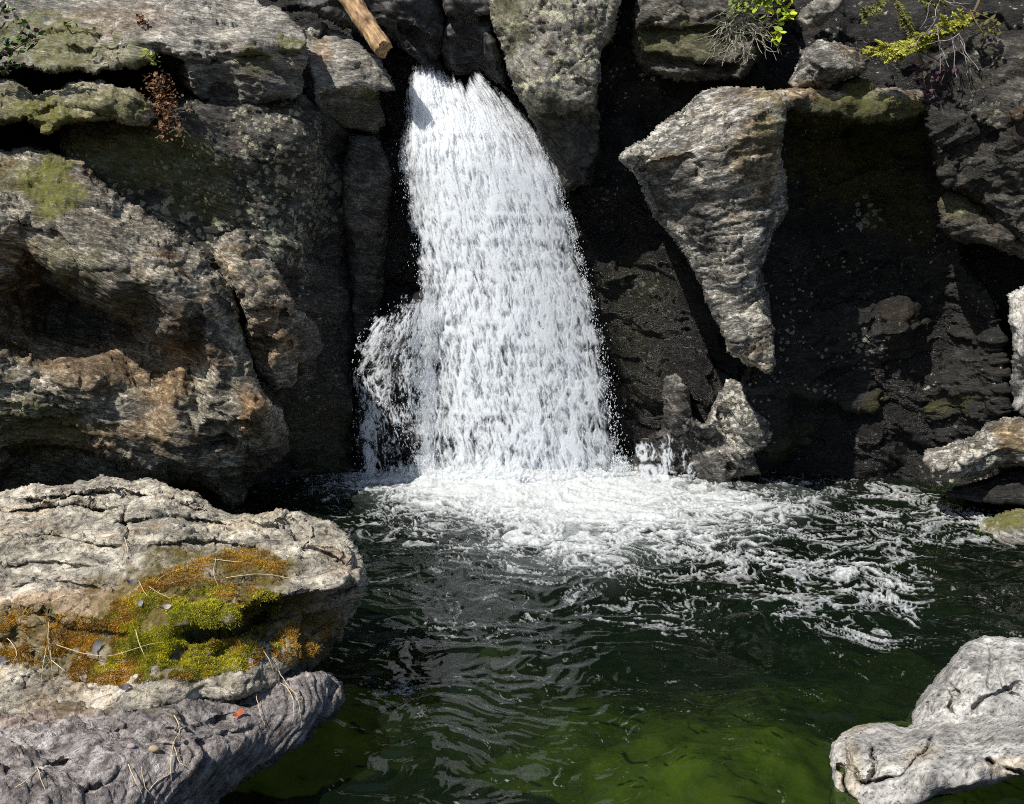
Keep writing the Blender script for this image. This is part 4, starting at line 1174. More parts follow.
def d_veil(px, py):
    top = np.interp(px, [350, 358, 376, 400, 432], [372, 338, 316, 298, 284])
    l = np.interp(py, [280, 340, 370, 420, 478], [380, 354, 351, 358, 358])
    jit = fbm(np.stack([px.ravel() / 16, py.ravel() / 16, 0 * px.ravel() + 7], 1), 4, 2.1, 0.65).reshape(px.shape)
    D = smooth(-6, 26, py - top + 14 * jit) * smooth(-6, 16, px - l + 9 * jit) * smooth(446, 424, px)
    rimd = np.exp(-((py - top) / 16) ** 2)
    dn = 0.25 + 0.11 * rimd
    thr = np.exp(-((px - 369 + (py - 400) * 0.04) / 9) ** 2)
    low = smooth(390, 430, py)
    dn = dn + low * (0.20 * thr - 0.08 * (1 - thr))
    dn = dn + 0.14 * smooth(415, 428, px)
    return D * dn


def y_veil(px, py):
    return np.interp(px, [350, 380, 410, 440], [10.72, 10.55, 10.55, 10.75]) + 0.12 * smooth(340, 290, py) - 0.10 * smooth(380, 470, py)


def u_veil(px, py):
    t = np.clip((py - 284) / 90, 0.12, 1.0)
    return (px - 436) / (0.35 + 0.65 * t) * 0.0125


fall_part('side_veil', [fall_layer('v', 346, 442, 278, 480, d_veil, y_veil, u_veil, 2.7, 0.02, 0.0, k=(1.1, 1.3), step=0.75, soft=0.4, stretch=0.0),
                        fall_layer('v2', 346, 442, 278, 480, lambda a, b: d_veil(a, b) * 0.8, y_veil, u_veil, 6.1, 0.02, -0.06, k=(1.5, 1.6), step=0.75, soft=0.35, stretch=0.0)])

# loose drops thrown off the edges and the foot
def drops(n):
    py = np.where(rng.random(n) < 0.75, 90 + 388 * rng.random(n) ** 0.7, 455 + 20 * rng.random(n))
    side = rng.random(n)
    l, r = edge(LE, py), edge(RE, py)
    e = np.abs(rng.normal(size=n))
    px = np.where(side < 0.40, r - 6 + e * (2 + 6 * (py - 60) / 420), np.where(side < 0.62, l + 5 - e * 6, l + (r - l) * rng.random(n)))
    m = (side > 0.62) & (side < 0.78)
    py = np.where(m, 300 + 178 * rng.random(n), py)
    px = np.where(m, 352 + 85 * rng.random(n), px)
    py = np.where(m, np.maximum(py, np.interp(px, [350, 358, 376, 400, 432], [372, 338, 316, 298, 284]) - 4 + 10 * rng.random(n)), py)
    Y = np.where(m, y_veil(px, py) - 0.1, fallY(px, py)) - 0.25 * rng.random(n) + 0.08
    c = P(px, py, Y)
    ln = rng.uniform(0.005, 0.016, n) * (1 + 0.6 * (rng.random(n) < 0.2))
    wd = rng.uniform(0.0025, 0.0055, n)
    o6 = np.array([[1, 0, 0], [-1, 0, 0], [0, 1, 0], [0, -1, 0], [0, 0, 1], [0, 0, -1]], float)
    s = np.stack([wd, wd, ln], 1)
    tilt = rng.normal(size=n) * 0.3
    v = o6[None] * s[:, None]
    v = v + np.stack([v[..., 2] * tilt[:, None], 0 * v[..., 2], 0 * v[..., 2]], -1)
    v = (v + c[:, None]).reshape(-1, 3)
    tri = np.array([[0, 2, 4], [2, 1, 4], [1, 3, 4], [3, 0, 4], [2, 0, 5], [1, 2, 5], [3, 1, 5], [0, 3, 5]])
    f = (tri[None] + 6 * np.arange(n)[:, None, None]).reshape(-1, 3)
    return v, f


o = fall_part('spray', [drops(4500)])
o['kind'] = 'stuff'

# splash climbing the rock right of the foot
def d_spl(px, py):
    b1 = blob_mask(px.ravel(), py.ravel(), [(645, 452, 12, 10, 0, 0.30), (674, 452, 16, 20, 0, 0.28), (690, 470, 30, 10, 0, 0.22), (655, 472, 34, 8, 0, 0.32)]).reshape(px.shape)
    return b1


fall_part('splash', [fall_layer('s', 622, 725, 425, 486, d_spl, lambda a, b: 10.33 + 0 * a + (480 - b) * 0.002, lambda a, b: (a - 600) * 0.012, 4.4, 0.02, 0.0, k=(1.3, 1.8), step=0.75, soft=0.4, stretch=0.0)])
# ------------------------------------------------------------------ wood, plants, moss, leaves
def tube(path, radii, sides=6, caps=True):
    path = np.asarray(path, float)
    n = len(path)
    V, F = [], []
    t = np.gradient(path, axis=0)
    t /= np.linalg.norm(t, axis=1, keepdims=True) + 1e-9
    ref = np.array([0.3, 0.5, 0.8])
    for i in range(n):
        a = np.cross(t[i], ref)
        a /= np.linalg.norm(a) + 1e-9
        b = np.cross(t[i], a)
        for k in range(sides):
            th = 2 * math.pi * k / sides
            V.append(path[i] + radii[i] * (math.cos(th) * a + math.sin(th) * b))
    for i in range(n - 1):
        for k in range(sides):
            k2 = (k + 1) % sides
            F.append([i * sides + k, i * sides + k2, (i + 1) * sides + k2, (i + 1) * sides + k])
    return np.array(V), np.array(F)


def curve3(pts, n=14):
    pts = np.asarray(pts, float)
    s = np.linspace(0, len(pts) - 1, n)
    out = []
    for u in s:
        i = min(int(u), len(pts) - 2)
        f = u - i
        p0, p1, p2, p3 = pts[max(i - 1, 0)], pts[i], pts[i + 1], pts[min(i + 2, len(pts) - 1)]
        out.append(0.5 * (2 * p1 + (p2 - p0) * f + (2 * p0 - 5 * p1 + 4 * p2 - p3) * f * f + (3 * p1 - p0 - 3 * p2 + p3) * f ** 3))
    return np.array(out)


class Acc:
    def __init__(self):
        self.V, self.F4, self.F3, self.C, self.n = [], [], [], [], 0

    def add(self, v, f, col=(1, 1, 1)):
        f = np.asarray(f)
        self.V.append(v)
        (self.F4 if f.shape[1] == 4 else self.F3).append(f + self.n)
        self.C.append(np.tile(np.asarray(col, float), (len(v), 1)))
        self.n += len(v)

    def build(self, name, mat, parent=None, origin=None):
        V = np.concatenate(self.V)
        og = np.array(origin if origin is not None else [V[:, 0].mean(), V[:, 1].mean(), V[:, 2].min()])
        fl = [np.concatenate(x) for x in (self.F4, self.F3) if x]
        me = mesh_from(name, V - og, fl, mat, {'tint': np.concatenate(self.C)})
        return link(name, me, parent, (0, 0, 0) if parent is not None else og), og


M_leaf = plain_mat('leaf', (0.1, 0.14, 0.02), 0.6, 0.35, 30, attr='tint', trans=0.3)
M_stalk = plain_mat('dry_stalk', (0.5, 0.4, 0.25), 0.7, 0.35, 40, attr='tint')
M_moss = plain_mat('moss_blades', (0.1, 0.1, 0.02), 0.9, 0.3, 25, attr='tint', trans=0.25)

# driftwood log
a_, b_ = P(334, -24, 11.1), P(384, 50, 10.75)
pth = np.array([a_ + (b_ - a_) * t for t in np.linspace(-0.6, 1, 120)])
v, f = tube(pth, np.full(120, 0.105), 40)
nn = ridged(v * np.array([7, 7, 1.6]) * 1.4 + 3, 4) * 0.010 + fbm(v * 2.2, 3) * 0.02
ax = pth[np.repeat(np.arange(120), 40)]
v = ax + (v - ax) * (1 + nn / 0.105)[:, None]
endn = np.arange(119 * 40, 120 * 40)
v[endn] += (b_ - a_) / np.linalg.norm(b_ - a_) * (0.05 * fbm(v[endn] * 9, 3))[:, None]
capc = v[endn].mean(0)
ac = Acc()
ac.add(np.concatenate([v, [capc]]), f)
ac.F3.append(np.array([[119 * 40 + k, 119 * 40 + (k + 1) % 40, len(v)] for k in range(40)]))
M_wood = NT('weathered_wood')
tc = M_wood.n('ShaderNodeTexCoord')
mp = M_wood.n('ShaderNodeMapping')
dd = Vector(b_ - a_).normalized()
mp.inputs['Rotation'].default_value = dd.rotation_difference(Vector((0, 0, 1))).to_euler()
M_wood.l(tc.outputs['Object'], mp.inputs[0])
sc_ = M_wood.n('ShaderNodeVectorMath', operation='MULTIPLY')
sc_.inputs[1].default_value = (1, 1, 0.12)
M_wood.l(mp.outputs[0], sc_.inputs[0])
wn = M_wood.noise(sc_.outputs[0], 26, 6, 0.65, 0.4)
wc = M_wood.ramp(wn, [(0.32, (0.12, 0.06, 0.025)), (0.5, (0.36, 0.23, 0.11)), (0.68, (0.56, 0.42, 0.25))])
wc = M_wood.mix(0.8, wc, M_wood.ramp(M_wood.noise(tc.outputs['Object'], 4.5, 6, 0.7, 0.5), [(0.38, (0.30, 0.22, 0.16)), (0.52, (1.0, 0.95, 0.9)), (0.68, (1.35, 1.3, 1.2))]), 'MULTIPLY')
bs = M_wood.n('ShaderNodeBsdfPrincipled', i_Roughness=0.75)
M_wood.l(wc, bs.inputs['Base Color'])
bp = M_wood.n('ShaderNodeBump', i_Strength=0.6, i_Distance=0.02)
M_wood.l(wn, bp.inputs['Height'])
M_wood.l(bp.outputs[0], bs.inputs['Normal'])
M_wood.l(bs.outputs[0], M_wood.out.inputs['Surface'])
o, _ = ac.build('driftwood_log', M_wood.m)
tag(o, 'bare tan driftwood log wedged between rocks above the lip of the waterfall', 'log')

# moss cushions on the front boulder (too many blades to count)
def mask_pts(name, n, blobs, seed):
    r = np.random.default_rng(seed)
    out = []
    for cx, cy, rx, ry, ang, st in blobs:
        m = int(n * rx * ry / sum(b[2] * b[3] for b in blobs))
        t = r.random(m) * 2 * math.pi
        q = np.sqrt(r.random(m))
        u, w = q * np.cos(t) * rx, q * np.sin(t) * ry
        c, s = math.cos(math.radians(ang)), math.sin(math.radians(ang))
        out.append(np.stack([cx + u * c - w * s, cy + u * s + w * c], 1))
    xy = np.concatenate(out)
    s_ = SURF[name]
    i = np.clip(np.searchsorted(s_['ys'], xy[:, 1]), 0, len(s_['ys']) - 1)
    j = np.clip(np.searchsorted(s_['xs'], xy[:, 0]), 0, len(s_['xs']) - 1)
    ok = s_['keep'][i, j]
    return xy[ok], s_['pts'][i, j][ok], s_['n'][i, j][ok], r


def blades(p, n, r, length, width, spread):
    m = len(p)
    d = n + r.normal(size=(m, 3)) * spread + np.array([0, -0.1, 0.25])
    d /= np.linalg.norm(d, axis=1, keepdims=True)
    s = np.cross(d, r.normal(size=(m, 3)))
    s /= np.linalg.norm(s, axis=1, keepdims=True)
    L = length * r.uniform(0.5, 1.3, (m, 1))
    w = width * r.uniform(0.6, 1.3, (m, 1))
    bend = r.normal(size=(m, 3)) * 0.3 * L
    base = p - n * 0.003
    V = np.stack([base - s * w, base + s * w, base + d * L * 0.6 + s * w * 0.7 + bend * 0.3, base + d * L * 0.6 - s * w * 0.7 + bend * 0.3, base + d * L + bend], 1).reshape(-1, 3)
    k = 5 * np.arange(m)[:, None]
    return V, k + np.array([[0, 1, 2, 3]]), k + np.array([[3, 2, 4]])


MB = [(190, 612, 92, 34, -6, 1), (195, 655, 70, 26, -4, 1), (60, 640, 80, 28, 0, 1), (248, 564, 40, 15, 0, 1), (300, 640, 34, 20, -25, 1), (120, 660, 70, 28, 0, 1), (175, 575, 40, 10, -20, 1)]
xy, p, n, r = mask_pts('mossy_boulder', 170000, MB, 5)
cl = fbm(p * 9.0 + 2, 4, 2.0, 0.6)
low = fbm(p * 3.0 + 8, 3)
ok = cl + 0.5 * low > -0.42 + 0.35 * smooth(120, 20, xy[:, 0]) + 0.2 * smooth(250, 310, xy[:, 0])
xy, p, n, cl = xy[ok], p[ok], n[ok], cl[ok]
g = blob_mask(xy[:, 0], xy[:, 1], [(190, 620, 85, 30, -6, 1.0), (190, 658, 75, 28, 0, 0.9)], 1.6 * fbm(p * 6 + 5, 4))
green = np.array([0.52, 0.49, 0.03])
dark = np.array([0.26, 0.27, 0.02])
orange = np.array([0.55, 0.32, 0.04])
brown = np.array([0.30, 0.16, 0.03])
mixn = smooth(-0.4, 0.5, fbm(p * 7 + 1, 3))[:, None]
colr = (g[:, None] * (green * mixn + dark * (1 - mixn)) + (1 - g[:, None]) * (orange * mixn + brown * (1 - mixn))) * r.uniform(0.6, 1.35, (len(p), 1))
p = p + n * (0.012 * np.clip(cl + 0.4, 0, 1.5))[:, None]
V, q4, t3 = blades(p, n, r, 0.010, 0.0017, 0.6)
og = np.array([V[:, 0].mean(), V[:, 1].mean(), V[:, 2].min()])
o = link('moss', mesh_from('moss', V - og, [q4, t3], M_moss, {'tint': np.repeat(colr, 5, 0)}, False), loc=og)
tag(o, 'yellow green and orange moss covering the front of the sunlit boulder', 'moss', kind='stuff')

# dry grass stalks lying over the front boulder
def stalk(ac, pts2, rk, lift=0.03, rad=0.0021, col=(0.55, 0.44, 0.27)):
    w = []
    for k, (x, y) in enumerate(pts2):
        q, nn_ = on(rk(y) if callable(rk) else rk, x, y)
        tv = CAM - q
        w.append(q + tv / np.linalg.norm(tv) * (0.012 + lift * math.sin(math.pi * min(1, k / max(1, len(pts2) - 1) + 0.15))))
    c = curve3(w, 16)
    c = c + (np.cumsum(rng.normal(size=c.shape), 0) * 0.0012)
    v, f = tube(c, np.linspace(rad, rad * 0.45, len(c)), 5)
    ac.add(v, f, np.array(col) * rng.uniform(0.75, 1.15))


def rk(y):
    return 'mossy_boulder' if y < 686 else 'rock_slab'


TUFTS = [
    ('bent dry grass stalks at the far left of the moss, over the brown part', [[(49, 622), (50, 645), (49, 661), (39, 677)], [(53, 661), (66, 672), (81, 686), (90, 706), (91, 726)], [(49, 640), (52, 660), (53, 680)], [(46, 650), (44, 668), (41, 690)]]),
    ('long dry stalk running down through the middle of the green moss', [[(134, 629), (137, 645), (145, 661), (152, 686), (164, 705)], [(118, 652), (125, 665)]]),
    ('dry stalks crossing the orange moss patch under the boulder top', [[(214, 552), (214, 562), (215, 573), (222, 589)], [(226, 575), (256, 573), (288, 576)], [(210, 560), (235, 566), (262, 562)]]),
    ('small fan of dry grass above the green moss, beside a grey leaf', [[(138, 578), (148, 596), (175, 605)], [(150, 590), (162, 573), (184, 569)], [(155, 592), (166, 580), (180, 580)], [(146, 584), (158, 590), (172, 596), (182, 592)]]),
    ('thin dry stalk lying sideways across the moss below its green top', [[(53, 645), (80, 653), (106, 656), (132, 650), (155, 644), (175, 647)]]),
    ('forked dry grass hanging over the right end of the low slab', [[(258, 651), (268, 664), (279, 679), (291, 704), (293, 725)], [(275, 672), (286, 690), (297, 706)], [(284, 690), (288, 706), (288, 722)]]),
    ('single dry stalk on the low slab left of the forked one', [[(254, 691), (260, 706), (268, 723)]]),
    ('branching dry grass lying on the middle of the low slab', [[(173, 716), (174, 728), (173, 739), (168, 767), (174, 796)], [(173, 740), (182, 756), (190, 770)], [(170, 752), (178, 750), (184, 748)]]),
    ('dry stalks at the bottom edge of the low slab', [[(129, 767), (134, 780), (141, 795)], [(142, 768), (146, 786), (158, 801)], [(150, 790), (156, 780), (168, 770)]]),
    ('forked dry stalk at the lower left of the low slab', [[(35, 774), (38, 786), (44, 802)], [(36, 784), (24, 792), (14, 796)]]),
    ('curled pale stalk at the left end of the moss', [[(0, 635), (10, 642), (16, 654), (12, 668)]]),
    ('dry stalk on the pale boulder top near its middle', [[(124, 540), (120, 552), (112, 568)], [(124, 538), (125, 548), (123, 560)]]),
]
for lab, st in TUFTS:
    ac = Acc()
    for s_ in st:
        stalk(ac, s_, rk)
    o, _ = ac.build('dry_grass', M_stalk)
    tag(o, lab, 'dry grass', 'dry grass on the front rocks')


def leaf_mesh(size, aspect, curl, r):
    n = 7
    V = []
    for i in range(n):
        t = i / (n - 1)
        w = math.sin(math.pi * (0.05 + 0.92 * t) ** 0.85) * aspect * 0.5
        zz = curl * (t - 0.5) ** 2
        for k in (-1, 0, 1):
            V.append([(t - 0.5), k * w, zz + 0.18 * w * abs(k) + r.normal() * 0.03])
    F = []
    for i in range(n - 1):
        for k in range(2):
            a = i * 3 + k
            F.append([a, a + 1, a + 4, a + 3])
    return np.array(V) * size, np.array(F)


def place(v, p, n, ang, up=0.0):
    n = np.asarray(n) / np.linalg.norm(n)
    a = np.cross(n, [0.1, 1, 0.2])
    a /= np.linalg.norm(a)
    b = np.cross(n, a)
    c, s = math.cos(ang), math.sin(ang)
    e1, e2 = a * c + b * s, -a * s + b * c
    return p + v[:, :1] * e1 + v[:, 1:2] * e2 + v[:, 2:3] * n


LEAVES = [
    (94, 645, 0.095, 0.55, 1.6, (0.17, 0.16, 0.165), 'grey leaf standing up in the brown moss left of the green patch'),
    (131, 579, 0.075, 0.7, 0.4, (0.14, 0.12, 0.125), 'curled grey leaf above the green moss'),
    (141, 605, 0.06, 0.6, 2.2, (0.25, 0.24, 0.25), 'small pale grey leaf on the green moss'),
    (166, 606, 0.06, 0.6, 0.2, (0.42, 0.40, 0.36), 'whitish dead leaf tangled in the dry grass fan'),
    (2, 662, 0.06, 0.6, 1.0, (0.13, 0.14, 0.18), 'bluish leaf at the very left end of the mossy boulder'),
    (102, 692, 0.085, 0.7, 0.3, (0.09, 0.07, 0.08), 'dark purple leaf where the moss meets the low slab'),
    (64, 690, 0.075, 0.7, 2.3, (0.11, 0.085, 0.09), 'small purplish leaf on the left part of the low slab'),
    (204, 693, 0.11, 0.5, 0.1, (0.12, 0.115, 0.13), 'flat slate coloured leaf on the top edge of the low slab'),
    (237, 711, 0.075, 0.55, 0.9, (0.42, 0.10, 0.04), 'orange red fallen leaf on the low slab'),
    (128, 690, 0.07, 0.6, 0.2, (0.10, 0.09, 0.11), 'dark curled leaf under the green moss'),
]
r2 = np.random.default_rng(12)
for x, y, sz, asp, ang, col, lab in LEAVES:
    v, f = leaf_mesh(sz * 0.75, asp, 1.2, r2)
    q, nn_ = on('mossy_boulder' if y < 694 and lab.find('slab') < 0 else 'rock_slab', x, y)
    tv = (CAM - q) / np.linalg.norm(CAM - q)
    nn_ = nn_ + 0.9 * tv
    ac = Acc()
    ac.add(place(v, q + tv * 0.03, nn_, ang), f, col)
    o, _ = ac.build('fallen_leaf', M_leaf)
    tag(o, lab, 'leaf', 'fallen leaves on the front rocks')
M_peb = plain_mat('pebble', (0.4, 0.3, 0.2), 0.7, 0.3, 30, attr='tint')
for x, y, sz, col, lab in ((153, 753, 0.024, (0.32, 0.25, 0.16), 'tan pebble on the low slab beside a pinkish one'), (131, 755, 0.018, (0.30, 0.24, 0.23), 'pinkish pebble on the low slab beside a tan one')):
    q, nn_ = on('rock_slab', x, y)
    t = np.linspace(0, math.pi, 12)
    ph = np.linspace(0, 2 * math.pi, 18, endpoint=False)
    v = np.array([[math.sin(a) * math.cos(b), 0.7 * math.sin(a) * math.sin(b), 0.6 * math.cos(a)] for a in t for b in ph]) * sz
    v = v * (1 + 0.15 * fbm(v * 30 + x, 2))[:, None]
    f = np.array([[i * 18 + k, i * 18 + (k + 1) % 18, (i + 1) * 18 + (k + 1) % 18, (i + 1) * 18 + k] for i in range(11) for k in range(18)])
    ac = Acc()
    ac.add(v + q + np.array([0, 0, sz * 0.3]), f[:, ::-1], col)
    o, _ = ac.build('pebble', M_peb)
    tag(o, lab, 'pebble')

# hemlock branch on the right
def needle_branch(ac, acn, path, rad, nlen, dens, r, col, side=True):
    c = curve3(path, 22)
    v, f = tube(c, np.linspace(rad, rad * 0.35, len(c)), 6)
    ac.add(v, f, (0.10, 0.07, 0.045))
    t = np.gradient(c, axis=0)
    m = int(dens * np.linalg.norm(np.diff(c, axis=0), axis=1).sum())
    u = r.random(m) * (len(c) - 1)
    i = np.minimum(u.astype(int), len(c) - 2)
    p = c[i] + (c[i + 1] - c[i]) * (u - i)[:, None]
    d = t[i] / np.linalg.norm(t[i], axis=1, keepdims=True)
    n = np.cross(d, [0, -0.6, 0.8])
    n /= np.linalg.norm(n, axis=1, keepdims=True)
    sg = np.where(r.random(m) < 0.5, 1, -1)[:, None]
    dirn = n * sg + 0.55 * d + r.normal(size=(m, 3)) * 0.22
    dirn /= np.linalg.norm(dirn, axis=1, keepdims=True)
    s = np.cross(dirn, d) * 0 + np.cross(dirn, r.normal(size=(m, 3)))
    s /= np.linalg.norm(s, axis=1, keepdims=True)
    L = nlen * r.uniform(0.6, 1.2, (m, 1))
    w = nlen * 0.09
    V = np.stack([p - s * w, p + s * w, p + dirn * L * 0.8 + s * w, p + dirn * L * 0.8 - s * w], 1).reshape(-1, 3)
    cc = np.repeat(np.asarray(col)[None] * r.uniform(0.55, 1.4, (m, 1)), 4, 0)
    acn.V.append(V)
    acn.F4.append(acn.n + 4 * np.arange(m)[:, None] + np.array([[0, 1, 2, 3]]))
    acn.C.append(cc)
    acn.n += len(V)


def hemlock(label, main, twigs, Yd, col, seed, nl=0.05):
    r = np.random.default_rng(seed)
    ac, acn = Acc(), Acc()
    w = lambda pl: [P(x, y, Yd + dy) for x, y, dy in pl]
    v, f = tube(curve3(w(main), 24), np.linspace(0.022, 0.008, 24), 7)
    ac.add(v, f, (0.09, 0.065, 0.045))
    for tw in twigs:
        needle_branch(ac, acn, w(tw), 0.008, nl, 480, r, col)
        q = w(tw)
        for k in range(9):
            a = np.array(q[0]) + (np.array(q[-1]) - np.array(q[0])) * (0.15 + 0.09 * k)
            dv = (np.array(q[-1]) - np.array(q[0])) * 0.22
            off = np.array([0, r.uniform(-0.14, 0.08), r.uniform(-0.15, 0.12)])
            needle_branch(ac, acn, [a, a + dv * 0.5 + off * 0.5, a + dv + off], 0.004, nl * 0.8, 480, r, col)
    root = bpy.data.objects.new('hemlock_branch', None)
    COL.objects.link(root)
    og = w(main)[0]
    root.location = og
    tag(root, label, 'branch', 'hemlock branches')
    ac.build('branch', M_stalk, root, og)
    acn.build('needles', M_leaf, root, og)
    return root


hemlock('sunlit yellow green hemlock branch reaching left over the dark right wall', [(985, -20, 0.5), (975, 10, 0.3), (955, 30, 0.1), (930, 40, 0.0)],
        [[(968, 22, 0.1), (940, 30, 0.0), (910, 44, -0.1), (884, 60, -0.15)], [(950, 32, 0.1), (918, 40, 0.0), (890, 46, -0.05), (868, 54, -0.1)], [(972, 16, 0.2), (960, 22, 0.1), (940, 26, 0.05)]],
        9.35, (0.40, 0.40, 0.06), 3, 0.065)
hemlock('smaller dim hemlock spray hanging above the sunlit branch', [(890, -40, 0.6), (892, -10, 0.4), (905, 10, 0.3)],
        [[(892, -8, 0.3), (880, 6, 0.2), (862, 16, 0.2)], [(896, 0, 0.3), (906, 16, 0.2), (914, 30, 0.2)], [(900, -12, 0.3), (925, 2, 0.2), (945, 4, 0.2)]],
        9.7, (0.20, 0.21, 0.06), 6, 0.06)  # same needles in a darker tint, shade put into the colour

# bare dead twigs beside it, and in front of the dim slab
def twigs(name, label, starts, Yd, r, spread, ln, col, n, cat='twigs'):
    ac = Acc()
    for (x, y) in starts:
        for k in range(n):
            px, py = x + r.normal() * 3, y + r.normal() * 2
            pts = [P(px, py, Yd)]
            th = math.pi / 2 + r.normal() * 1.1
            for s in range(7):
                th += r.normal() * 0.45
                px += math.cos(th) * spread[0] * ln
                py += (math.sin(th) * 0.8 + 0.25) * spread[1] * ln
                pts.append(P(px, py, Yd - 0.03 * s + r.normal() * 0.03))
            v, f = tube(curve3(pts, 20), np.linspace(0.006, 0.0025, 20), 5)
            ac.add(v, f, np.array(col) * r.uniform(0.6, 1.3))
    o, _ = ac.build(name, M_stalk)
    tag(o, label, cat)


rt = np.random.default_rng(31)
twigs('dead_twigs', 'tangle of bare grey twigs hanging beside the sunlit hemlock branch', [(942, -6), (936, 26), (956, 34)], 9.3, rt, (4.0, 5.0), 1.2, (0.22, 0.20, 0.19), 5)
twigs('dead_twigs', 'pale dry root tangle hanging under the green fern on the cliff', [(735, 22), (745, 18), (728, 26), (752, 24)], 10.3, rt, (4.5, 4.5), 1.3, (0.26, 0.25, 0.19), 16)


# leafy plants
def leafy(name, label, stems, Yd, n, size, cols, seed, cat='plant', droop=0.6):
    r = np.random.default_rng(seed)
    root = bpy.data.objects.new(name, None)
    COL.objects.link(root)
    og = P(stems[0][0][0], stems[0][0][1], Yd)
    root.location = og
    tag(root, label, cat)
    ac, al = Acc(), Acc()
    for st in stems:
        c = curve3([P(x, y, Yd - 0.05 * k) for k, (x, y) in enumerate([stems[0][0]] + list(st[1:]))], 14)
        v, f = tube(c, np.linspace(0.008, 0.003, 14), 5)
        ac.add(v, f, (0.12, 0.09, 0.05))
        for k in range(n):
            p = c[int(r.integers(3, 14))] + r.normal(size=3) * np.array([0.05, 0.06, 0.04])
            v, f = leaf_mesh(size * r.uniform(0.6, 1.25), 0.5, 0.3, r)
            nn_ = np.array([r.normal() * 0.6 - 0.3, -0.7 + r.normal() * 0.4, 0.8])
            col = np.array(cols[int(r.integers(len(cols)))]) * r.uniform(0.7, 1.25)
            al.add(place(v, p, nn_, r.random() * 6.28), f, col)
    ac.build('stem', M_stalk, root, og)
    al.build('leaves', M_leaf, root, og)
    return root


GR = [(0.10, 0.16, 0.02), (0.07, 0.12, 0.02), (0.15, 0.19, 0.03)]
leafy('fern_plant', 'bright yellow green drooping plant on the cliff above the dim slab', [[(770, -20), (772, 0), (778, 18), (777, 38)], [(760, -20), (764, 2), (770, 10)], [(782, -10), (786, 8), (790, 16)]], 10.25, 30, 0.11,
      [(0.36, 0.44, 0.03), (0.44, 0.48, 0.04), (0.24, 0.34, 0.03)], 2)
leafy('fern_plant', 'darker green leafy clump left of the bright drooping plant', [[(740, -20), (738, 0), (742, 14)], [(752, -16), (750, 0), (748, 10)], [(732, -10), (734, 4), (736, 12)]], 10.35, 34, 0.08, [(0.12, 0.17, 0.04), (0.2, 0.24, 0.05)], 4)
leafy('leafy_plant', 'dark leafy plant with green leaves at the mossy end of the long pale slab', [[(-20, 70), (10, 50), (40, 34)], [(-10, 60), (14, 40), (30, 20)], [(10, 60), (24, 44), (44, 38)], [(-20, 30), (0, 14), (6, 4)], [(-10, 90), (6, 70), (12, 50)]],
      9.5, 26, 0.10, [(0.03, 0.05, 0.012), (0.07, 0.14, 0.02), (0.02, 0.03, 0.012), (0.05, 0.02, 0.03)], 8)
leafy('leafy_plant', 'small bright yellow green plant in the crevice above the dead leaves', [[(142, 60), (146, 55), (150, 50)], [(140, 56), (148, 58), (153, 60)]], 9.75, 9, 0.07, [(0.22, 0.27, 0.03)], 9)
leafy('leafy_plant', 'purple red leafy plant hanging under the sunlit hemlock branch', [[(918, 50), (922, 70), (926, 90)], [(930, 56), (930, 80), (934, 100)], [(936, 50), (944, 66), (940, 84)]], 9.45, 18, 0.075,
      [(0.06, 0.018, 0.03), (0.09, 0.02, 0.03), (0.05, 0.03, 0.05)], 10)
leafy('leafy_plant', 'olive plant tucked at the top of the dark bluish rock face', [[(970, 10), (976, 22), (984, 34)], [(990, 8), (992, 20), (996, 30)]], 9.3, 18, 0.08, [(0.10, 0.09, 0.015), (0.07, 0.07, 0.015)], 11)
leafy('leafy_plant', 'small green plant growing in the dim moss of the pale slab', [[(72, 34), (66, 24), (72, 20)], [(72, 34), (90, 30), (100, 34)]], 9.9, 10, 0.07, [(0.10, 0.15, 0.02), (0.16, 0.18, 0.04)], 13)


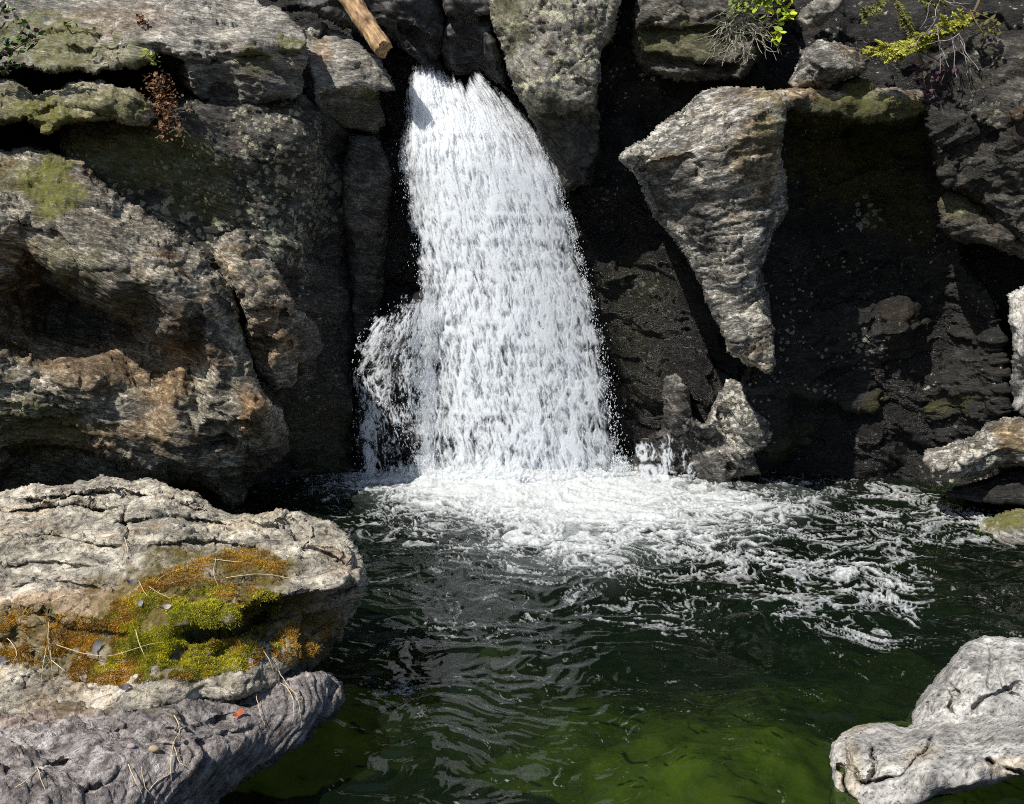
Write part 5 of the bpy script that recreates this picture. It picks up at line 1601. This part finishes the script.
# drifts of dead brown leaves caught in the crevice
def litter(label, blobs, Yd, n, size, seed):
    r = np.random.default_rng(seed)
    ac = Acc()
    for k in range(n):
        cx, cy, rx, ry = blobs[int(r.integers(len(blobs)))]
        x, y = cx + r.normal() * rx, cy + r.normal() * ry
        v, f = leaf_mesh(size * r.uniform(0.5, 1.2), r.uniform(0.4, 0.8), 0.5, r)
        q = P(x, y, Yd(x, y) + r.uniform(-0.06, 0.05))
        col = np.array([(0.20, 0.09, 0.035), (0.13, 0.055, 0.025), (0.28, 0.15, 0.07), (0.09, 0.045, 0.025)][int(r.integers(4))]) * r.uniform(0.7, 1.3)
        ac.add(place(v, q, np.array([r.normal() * 0.6 - 0.2, -0.7 + r.normal() * 0.4, 0.7 + r.normal() * 0.4]), r.random() * 6.28), f, col)
    o, _ = ac.build('leaf_litter', M_leaf)
    tag(o, label, 'dead leaves', kind='stuff')


litter('brown dead leaves piled in the crevice of the left cliff', [(166, 122, 9, 10), (162, 100, 7, 10), (160, 84, 6, 5)], lambda x, y: 9.72 - 0.002 * (y - 80), 420, 0.055, 14)
litter('few tan dead leaves on the pale slab', [(138, 18, 5, 4), (144, 28, 4, 4)], lambda x, y: 10.05, 60, 0.05, 15)

# ------------------------------------------------------------------ light, sky, camera
SUN_FROM = np.array([-0.46, -0.40, 0.80])       # towards the sun
SUN_FROM = SUN_FROM / np.linalg.norm(SUN_FROM)
elev = math.asin(SUN_FROM[2])
azim = math.atan2(SUN_FROM[0], SUN_FROM[1])
world = bpy.data.worlds.new('World')
scene.world = world
world.use_nodes = True
nt = world.node_tree
bg = nt.nodes['Background']
sky = nt.nodes.new('ShaderNodeTexSky')
sky.sky_type = 'NISHITA'
sky.sun_disc = False
sky.sun_elevation = elev
sky.sun_rotation = azim
nt.links.new(sky.outputs[0], bg.inputs[0])
bg.inputs[1].default_value = 0.10
sun = bpy.data.lights.new('sun', 'SUN')
sun.energy = 5.0
sun.angle = math.radians(0.5)
sun.color = (1.0, 0.95, 0.87)
so = bpy.data.objects.new('sun', sun)
COL.objects.link(so)
so.rotation_euler = Vector(SUN_FROM).to_track_quat('Z', 'Y').to_euler()

cam = bpy.data.cameras.new('camera')
cam.sensor_width = 36
cam.lens = 36 * FPX / W
cam.clip_end = 200
co = bpy.data.objects.new('camera', cam)
COL.objects.link(co)
co.location = CAM
co.rotation_euler = (math.radians(90) - PITCH, 0, 0)
scene.camera = co
scene.view_settings.view_transform = 'Standard'
scene.view_settings.look = 'None'
scene.view_settings.exposure = 0.35
scene.view_settings.gamma = 1
scene.render.engine = 'CYCLES'
scene.cycles.max_bounces = 6
scene.cycles.use_denoising = False
scene.cycles.sample_clamp_indirect = 2.0
scene.cycles.filter_width = 1.0
scene.cycles.transparent_max_bounces = 12
scene.cycles.caustics_reflective = False
scene.cycles.caustics_refractive = False
